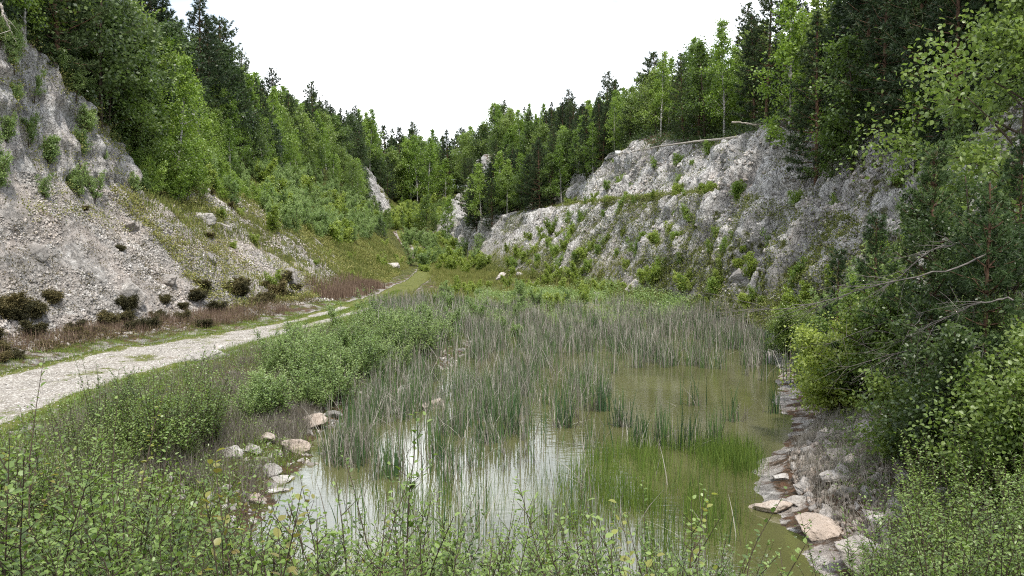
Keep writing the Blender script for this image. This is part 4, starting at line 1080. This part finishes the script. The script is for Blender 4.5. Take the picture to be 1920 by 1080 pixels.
ROCKS = [ # px, py, half sizes, material, label
 (1545, 1010, (.42, .30, .17), 'warmrock', 'broad tan boulder with flat top at the right waterline'),
 (1655, 1062, (.50, .34, .20), 'rock', 'pale streaked slab at the bottom right'),
 (1520, 915, (.22, .18, .10), 'rock', 'white rock in the middle of the right bank rubble'),
 (1575, 900, (.24, .19, .11), 'rock', 'pale flat rock beside the right bank tussock'),
 (1500, 945, (.18, .15, .08), 'rock', 'small white rock low on the right bank'),
 (1445, 960, (.30, .2, .12), 'warmrock', 'dark edged brown rock at the tip of the right bank'),
 (1470, 900, (.22, .18, .09), 'rock', 'grey white rock near the top of the right bank rubble'),
 (1590, 858, (.40, .26, .10), 'greyrock', 'dark flat slab under the rounded bush'),
 (1553, 968, (.16, .12, .08), 'rock', 'small pale stone just above the broad tan boulder'),
 (1560, 840, (.20, .16, .10), 'rock', 'pale stone under the edge of the rounded bush'),
 (1790, 985, (.34, .26, .30), 'greyrock', 'big rough grey outcrop among saplings at the near right'),
 (1850, 880, (.36, .28, .30), 'greyrock', 'upper rough grey outcrop on the near right slope'),
 (1735, 930, (.20, .18, .16), 'greyrock', 'small grey block left of the grey outcrops'),
 (1720, 830, (.24, .2, .18), 'greyrock', 'grey boulder in the shade under the young pines'),
 (1830, 740, (.3, .25, .25), 'greyrock', 'pale grey rock showing through leaves on the right slope'),
 (556, 848, (.36, .26, .19), 'warmrock', 'large tan boulder at the left shore of the water'),
 (582, 800, (.34, .28, .22), 'warmrock', 'upright pinkish boulder on the left shore'),
 (534, 800, (.20, .17, .14), 'warmrock', 'smaller pinkish boulder left of the upright boulder'),
 (622, 782, (.26, .17, .10), 'greyrock', 'flat blue grey stone beside the left shore shrubs'),
 (498, 826, (.26, .18, .12), 'warmrock', 'tan stone in dry grass above the left shore'),
 (505, 892, (.17, .16, .13), 'rock', 'pale block at the left edge of the bright water'),
 (528, 905, (.24, .16, .07), 'rock', 'low flat stone in the water at the left shore'),
 (520, 925, (.22, .16, .07), 'rock', 'lowest flat stone at the left shore'),
 (470, 850, (.22, .18, .10), 'rock', 'pale stone half hidden in dry grass on the left bank'),
 (430, 855, (.26, .2, .10), 'rock', 'broken white stone beside the left bank saplings'),
 (480, 940, (.18, .16, .09), 'warmrock', 'small brown stone by the near left water edge'),
 (762, 742, (.34, .26, .20), 'rock', 'white rock at the left side of the reeds'),
 (802, 768, (.36, .28, .24), 'warmrock', 'pinkish rock standing in the reeds'),
 (775, 712, (.45, .26, .14), 'rock', 'layered pale slab at the back of the reed bank'),
 (740, 775, (.2, .16, .12), 'rock', 'small stone below the white reed side rock'),
 (378, 676, (.62, .36, .22), 'rock', 'white block at the right edge of the track'),
 (410, 655, (.22, .18, .12), 'rock', 'small white stone behind the track side block'),
 (870, 628, (.6, .3, .14), 'rock', 'flat white stone at the far left of the reeds'),
 (60, 478, (.45, .4, .42), 'greyrock', 'grey boulder standing on the left scree'),
 (392, 488, (.4, .3, .3), 'greyrock', 'large grey boulder low on the scree'),
 (375, 412, (.8, .6, .5), 'rock', 'pale boulder high on the scree'),
 (418, 432, (.6, .5, .4), 'rock', 'smaller pale boulder high on the scree'),
 (240, 430, (.5, .4, .3), 'greyrock', 'small grey boulder in the middle of the scree'),
 (310, 530, (.6, .5, .4), 'greyrock', 'grey boulder near the foot of the scree'),
 (540, 525, (.8, .6, .5), 'greyrock', 'grey slab at the right end of the scree'),
 (240, 560, (.5, .4, .7), 'rock', 'upright pale stone between the heath bushes'),
 (940, 520, (.7, .5, .35), 'rock', 'pale boulder beside the brown pool'),
 (980, 518, (.5, .4, .3), 'rock', 'smaller pale boulder right of the brown pool'),
 (1195, 540, (.7, .5, .4), 'rock', 'white rock at the foot of the right slope'),
 (1130, 555, (.6, .5, .3), 'rock', 'low white rock in the shrubs behind the reeds'),
 (1385, 525, (.6, .5, .4), 'greyrock', 'dark boulder on the right slope above the reeds'),
 (730, 500, (.8, .6, .4), 'rock', 'pale rock on the far grassy floor'),
]
for i, (px, py, d, mt, lab) in enumerate(ROCKS):
    p = hit(px, py)
    if p[2] < -.02: 
        q = unproject(px, py, 10) - CAM; t = -CAM[2] / q[2]; p = CAM + q * t
    o = rock_geo(500 + i, d).build('boulder', M[mt], smooth=True)
    o.data.polygons.foreach_set("use_smooth", np.zeros(len(o.data.polygons), bool)) if False else None
    o.location = Vector([float(v) for v in p]) + Vector((0, d[1] * .5, d[2] * .25))
    o.rotation_euler = (rnd.gauss(0, .15), rnd.gauss(0, .15), rnd.uniform(-.5, .5))
    tag(o, lab, 'boulder')

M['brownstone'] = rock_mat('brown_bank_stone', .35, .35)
def stones(name, P, size, mat, flat=.65, seed=1):
    R = np.random.RandomState(seed); m = len(P)
    V = CUBE[None] * R.uniform(.6, 1.0, (m, 8, 1)) + R.normal(0, .16, (m, 8, 3))
    A = R.normal(size=(m, 3, 3)); Qm, _ = np.linalg.qr(A)
    V = V * np.stack([np.ones(m), R.uniform(.6, 1, m), R.uniform(.35, .8, m) * flat / .65], 1)[:, None]
    V = np.einsum('mij,mkj->mki', Qm, V) * (np.asarray(size) * .5)[:, None, None] + P[:, None]
    q = (CQ[None] + (np.arange(m) * 8)[:, None, None]).reshape(-1, 4)
    g = Geo(); g.add(V.reshape(-1, 3), q, None, np.repeat(np.clip(R.normal(.5, .28, m), 0, 1), 8))
    return tag(g.build(name, mat), kind='stuff')
def scatter(n, u0, u1, y0, y1, pw=1.0, clump=None):
    y = y0 + (y1 - y0) * RS.rand(n) ** pw; u = RS.uniform(u0, u1, n)
    P = surf(u, y)
    if clump is not None:
        k = fbm(P[:, 0] * clump, P[:, 1] * clump, P[:, 2] * clump, 3) > RS.uniform(-.5, .6, n)
        P = P[k]
    px, py = project(P)
    return P[(px > -60) & (px < 1980) & (py > -60) & (py < 1200)]
P = scatter(110000, 2.95, 4.05, 24, 62, .9, .5)
stones('scree_stones', P, .04 + .13 * RS.rand(len(P)) ** 3.0, M['stone'], seed=2)
P = scatter(30000, 11.0, 13.95, 16, 85, .9, .6)
stones('slope_stones', P, .06 + .22 * RS.rand(len(P)) ** 2.5, M['stone'], seed=3)
P = scatter(9000, 10.1, 11.6, 9.0, 21, 1.0)
P = P[P[:, 2] > -.05]
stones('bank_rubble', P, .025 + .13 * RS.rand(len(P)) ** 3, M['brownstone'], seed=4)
P = scatter(420, 10.1, 11.3, 9.5, 20, 1.0); P = P[P[:, 2] > -.03]
stones('bank_blocks', P, .10 + .28 * RS.rand(len(P)) ** 2.5, M['rock'], seed=14)
P = scatter(8000, 4.9, 6.1, 12, 38, 1.0)
stones('track_gravel', P, .015 + .04 * RS.rand(len(P)) ** 2, M['stone'], seed=5)
P = scatter(6000, 7.0, 8.15, 11, 40, 1.0, .7)
stones('shore_stones', P, .03 + .13 * RS.rand(len(P)) ** 2.5, M['stone'], seed=6)
P = scatter(7000, 3.8, 4.6, 22, 56, 1.0, .6)
stones('verge_stones', P, .04 + .2 * RS.rand(len(P)) ** 2.5, M['stone'], seed=7)

# ------------------------------------------------------------------ reeds, grass, herbs
def blades(g, P, h, w, lean, tint, R, seg=4, droop=.0):
    """upright tapering blades, each a bent strip"""
    m = len(P)
    if m == 0: return
    h = np.broadcast_to(h, (m,)); a = R.uniform(0, 6.28, m); le = np.abs(R.normal(0, 1, m)) * lean
    ax = np.stack([np.cos(a), np.sin(a), np.zeros(m)], 1)
    b = R.uniform(0, 6.28, m); sd = np.stack([np.cos(b), np.sin(b), np.zeros(m)], 1)
    s = np.linspace(0, 1, seg)
    cen = P[:, None] + UP * (h[:, None] * np.cos(np.minimum(le, 1.5))[:, None] * s[None] - (droop * h)[:, None] * s[None] ** 3)[..., None] + ax[:, None] * ((h * np.sin(np.minimum(le, 1.5)))[:, None] * s[None] ** 1.6)[..., None]
    ww = np.broadcast_to(w, (m,))[:, None] * np.array([1, .95, .7, .12] if seg == 4 else np.linspace(1, .1, seg))[None]
    v = np.stack([cen - sd[:, None] * ww[..., None] * .5, cen + sd[:, None] * ww[..., None] * .5], 2).reshape(m, seg * 2, 3)
    i = np.arange(seg - 1) * 2
    q = np.stack([i, i + 1, i + 3, i + 2], -1)
    q = (q[None] + (np.arange(m) * seg * 2)[:, None, None]).reshape(-1, 4)
    g.add(v.reshape(-1, 3), q, None, np.repeat(np.clip(tint, 0, 1), seg * 2))
def inpoly(px, py, poly):
    r = np.zeros(px.shape, bool); n = len(poly)
    for i in range(n):
        (x1, y1), (x2, y2) = poly[i], poly[(i + 1) % n]
        c = ((y1 > py) != (y2 > py)) & (px < (x2 - x1) * (py - y1) / (y2 - y1 + 1e-9) + x1)
        r ^= c
    return r
N = 420000
Q = np.stack([RS.uniform(-8, 13, N), RS.uniform(9, 56, N)], 1)
Pw = np.column_stack([Q, np.zeros(N)]); bx, by = project(Pw)
dens = np.zeros(N)
mainp = [(690, 600), (940, 578), (1180, 582), (1300, 600), (1420, 640), (1510, 690), (1480, 715), (1330, 692), (1150, 690), (1130, 745), (1075, 790), (1010, 870), (900, 905), (700, 905), (640, 860), (690, 790), (720, 700)]
dens = np.where(inpoly(bx, by, mainp), 1.0, dens)
thin = inpoly(bx, by, [(600, 840), (1010, 830), (1180, 860), (1320, 900), (1400, 1000), (1400, 1090), (640, 1090), (580, 900)])
dens = np.where(thin & (dens == 0), .13, dens)
side = inpoly(bx, by, [(1010, 690), (1160, 690), (1130, 800), (1160, 850), (1050, 840), (990, 860)])
dens = np.where(side, .35, dens)
shore_r = inpoly(bx, by, [(1320, 630), (1520, 690), (1500, 735), (1380, 700)])
dens = np.where(shore_r, .7, dens)
cl_ = fbm(Q[:, 0] * .9, Q[:, 1] * .55, 0, 3)
lf = inpoly(bx, by, [(620, 740), (900, 740), (900, 900), (600, 880)])
dens = np.where(lf, np.maximum(dens, 1.35), dens)
cl3 = fbm(Q[:, 0] * 2.6 + 9, Q[:, 1] * 1.6, 4.0, 2)
dens *= np.clip(.58 + 1.6 * cl_, .10, 1.8) * np.clip(.8 + 1.6 * cl3, .12, 2.2)
dens *= 1 - .6 * sstep(40, 52, Q[:, 1])
dens *= np.where(Q[:, 1] < 22, .85, 1.0)
ng = RS.rand(N) < dens * .19
P = Pw[ng]; 
gy = np.array([max(ground(x, y), -.15) for x, y in P[:, :2]]); P[:, 2] = np.minimum(gy, .7); P = P[gy < .75]
m = len(P)
lat = np.clip((P[:, 1] - 20) / 18, 0, 1)
g = Geo(); blades(g, P, RS.uniform(.45, 1.15, m) * (.92 - .05 * lat), RS.uniform(.012, .024, m) * (1 + .30 * lat), .11, RS.normal(.45, .25, m), RS)
tag(g.build('green_reeds', M['reed']), kind='stuff')
nd = RS.rand(N) < dens * .20
P = Pw[nd]
gy = np.array([max(ground(x, y), -.15) for x, y in P[:, :2]]); P[:, 2] = np.minimum(gy, .7); P = P[gy < .75]
m = len(P); lat = np.clip((P[:, 1] - 20) / 18, 0, 1)
g = Geo(); blades(g, P, RS.uniform(.35, 1.15, m) * (.95 + .1 * lat), RS.uniform(.010, .020, m) * (1 + .5 * lat), .24, RS.normal(.5, .3, m), RS)
k = RS.rand(m) < .24
blades(g, P[k] + UP * .12, RS.uniform(.5, 1.1, k.sum()), .013, 1.2, RS.normal(.7, .2, k.sum()), RS)
tag(g.build('dead_reeds', M['straw']), kind='stuff')
# fine green water grass in front of the open water
wg = inpoly(bx, by, [(1080, 870), (1180, 845), (1300, 835), (1425, 850), (1430, 900), (1400, 985), (1340, 1010), (1180, 960), (1090, 920)])
wg2 = inpoly(bx, by, [(700, 930), (1080, 880), (1400, 980), (1420, 1085), (640, 1085)])
sel = RS.rand(N) < np.where(wg, .60, np.where(wg2, np.where(bx > 1000, .22, .07), 0)) * np.clip(.6 + cl_, .1, 1.2)
P = Pw[sel]; P = np.concatenate([P + np.column_stack([RS.normal(0, .10, (len(P), 2)), np.zeros(len(P))]) for _ in range(3)])
P[:, 2] -= .05; m = len(P)
g = Geo(); blades(g, P, RS.uniform(.20, .62, m), RS.uniform(.005, .010, m), .22, RS.normal(.6, .28, m), RS)
tag(g.build('water_grass', M['grass']), kind='stuff')

# separate cattail clumps standing in the open water
CAT = [(1195, 838), (1240, 835), (1288, 842), (1338, 842), (1375, 790), (1452, 775), (1300, 760), (1060, 800), (915, 830), (1165, 800), (1125, 770), (640, 850), (455, 700), (955, 812), (830, 860)]
CLAB = ['stiff cattail clump leaning left in open water', 'cattail clump beside the left leaning clump', 'cattail clump rising in the middle of open water', 'tall cattail clump before the grassy shallows',
        'sparse cattail clump toward the right shore', 'thin cattail clump next to the right shore', 'short sparse cattails far out in the olive water', 'cattail clump with broken stalks by the reed edge', 'dark dense cattail clump at the front of the reeds',
        'cattail clump at the right edge of the reeds', 'cattail clump at the inner corner of open water', 'fanned cattail clump by the left boulders', '', 'cattail clump behind the dark dense clump', 'cattail clump in the bright sky reflection']
for i, ((px, py), lab) in enumerate(zip(CAT, CLAB)):
    if not lab: continue
    q = unproject(px, py, 10) - CAM; p = CAM + q * (-CAM[2] / q[2])
    R = np.random.RandomState(700 + i); root = thing('cattail_clump', p)
    fan = lab.startswith('fanned'); big = .9 if fan else 1.0
    m = 16 if 'sparse' in lab or 'thin' in lab else 38
    off = np.column_stack([R.normal(0, .13, m), R.normal(0, .10, m), np.full(m, -.1)])
    g = Geo(); blades(g, off, R.uniform(.55, 1.2, m) * big, .023, .42 if fan else .16, R.normal(.5, .25, m), R); g.build('green_blades', M['reed'], root)
    off = np.column_stack([R.normal(0, .17, m), R.normal(0, .13, m), np.full(m, -.08)])
    g = Geo(); blades(g, off, R.uniform(.3, .85, m), .018, .55, R.normal(.55, .3, m), R); g.build('dead_blades', M['straw'], root)
    tag(root, lab, 'cattails')

def tussocks(name, P, per, h, w, lean, mat, R, spread=.10, tm=.5):
    g = Geo(); Pn = np.repeat(P, per, 0); m = len(Pn)
    Pn = Pn + np.column_stack([R.normal(0, spread, (m, 2)), np.zeros(m)])
    blades(g, Pn, h * R.uniform(.5, 1.25, m), w * R.uniform(.7, 1.3, m), lean, R.normal(tm, .25, m), R)
    return tag(g.build(name, mat), kind='stuff')
R = np.random.RandomState(77)
# dry straw on the left bank above the shore rocks and on the right bank
P = np.concatenate([scatter(2600, 7.2, 8.05, 13, 24, 1.0, .8), scatter(2200, 6.2, 7.5, 11, 34, 1.0, .9)]); P = P[P[:, 2] > .05]
tussocks('dry_grass', P, 16, .42, .006, .55, M['straw'], R, .09, .4)
P = scatter(3600, 10.15, 11.8, 8.5, 26, 1.0, .9); P = P[P[:, 2] > .02]
tussocks('dry_bank_grass', P, 16, .32, .006, .6, M['straw'], R, .08, .3)
P = scatter(1500, 4.0, 4.7, 23, 45, 1.0, .5)
tussocks('rusty_grass', P, 12, .42, .010, .30, M['rust'], R, .15, .4)
P = scatter(1100, 3.9, 4.6, 50, 62, 1.0)
b_ = project(P); P = P[(b_[0] > 540) & (b_[0] < 760)]
tussocks('dry_reed_strip', P, 9, .60, .022, .12, M['rust'], R, .25, .6)
P = scatter(9000, 6.0, 8.0, 9, 52, 1.0, .5)
tussocks('bank_grass', P, 9, .24, .008, .4, M['grass'], R, .10, .5)
P = np.concatenate([scatter(7000, 4.55, 5.06, 16, 50, 1.0, .6), scatter(5000, 5.92, 6.3, 12, 50, 1.0, .6), scatter(1800, 5.36, 5.6, 36, 60, 1.0)])
tussocks('verge_grass', P, 8, .10, .008, .5, M['grass'], R, .09, .6)
P = scatter(17000, 6, 11.3, 48, 125, 1.0, .25)
tussocks('floor_grass', P, 6, .42, .035, .35, M['herb'], R, .22, .55)
P = scatter(14000, 2.95, 4.1, 42, 105, 1.0, .25)
tussocks('slope_grass', P, 6, .36, .035, .4, M['herb'], R, .22, .5)

def herbs(name, P, per, size, mat, R, hgt=.2, ll=.06, lw=.045):
    g = Geo(); Pn = np.repeat(P, per, 0); m = len(Pn)
    Pn = Pn + np.column_stack([R.normal(0, size, (m, 2)), np.abs(R.normal(0, hgt, m))])
    D = rv(R, m); leaves(g, Pn, D, UP * .8 + rv(R, m) * .7, ll * R.uniform(.6, 1.4, m), lw * R.uniform(.6, 1.3, m), 'diamond', np.clip(R.normal(.5, .25, m), 0, 1))
    return tag(g.build(name, mat), kind='stuff')
herbs('slope_herbs', np.concatenate([scatter(26000, 10.8, 12.0, 18, 92, 1.0, .3), scatter(3500, 12.0, 13.0, 45, 92, 1.0, .3)]), 14, .18, M['herb'], R, .14, .085, .06)
herbs('marsh_plants', scatter(9000, 7.6, 10.9, 42, 60, 1.0, .4), 16, .22, M['willow'], R, .28, .10, .06)
herbs('cliff_herbs', scatter(3500, 12.9, 14.0, 20, 110, 1.0, .35), 14, .18, M['herb'], R, .14, .085, .06)
herbs('left_slope_herbs', scatter(20000, 2.9, 4.2, 40, 105, 1.0, .3), 14, .2, M['herb'], R, .15, .10, .07)
herbs('rock_face_herbs', scatter(2200, 2.0, 3.3, 26, 50, 1.0, .6), 16, .2, M['herb'], R, .15, .085, .06)
herbs('scree_heath', scatter(3600, 3.0, 3.9, 26, 58, 1.0, .35), 18, .16, M['heath'], R, .10, .075, .03)
herbs('verge_heath', scatter(3000, 3.95, 4.7, 19, 48, 1.0, .6), 22, .16, M['heath'], R, .12, .06, .03)
herbs('rim_undergrowth', np.concatenate([scatter(3000, 1.7, 2.05, 30, 130, 1.0), scatter(3500, 13.95, 14.35, 18, 125, 1.0)]), 16, .35, M['dark'], R, .35, .14, .10)
herbs('bank_undergrowth', scatter(7000, 6.1, 7.9, 8, 36, 1.0, .5), 12, .15, M['sapling'], R, .16, .045, .032)
P = np.column_stack([RS.uniform(-6, 6.5, 5200), RS.uniform(2.0, 10, 5200)]); P = P[np.abs(P[:, 0]) < .75 * P[:, 1] + .5]
z = np.array([ground(x, y) for x, y in P]); P = np.column_stack([P, z])[z > .05]
herbs('near_undergrowth', P, 10, .12, M['sapling'], R, .14, .040, .030)
P = np.column_stack([RS.uniform(3, 11, 9000), RS.uniform(4.5, 18, 9000)]); P = P[P[:, 0] > .40 * P[:, 1]]
z = np.array([ground(x, y) for x, y in P]); P = np.column_stack([P, z])[z > .5]
herbs('near_right_undergrowth', P, 10, .14, M['broad'], R, .12, .045, .032)
print('trees', count, 'objects', len(bpy.data.objects))
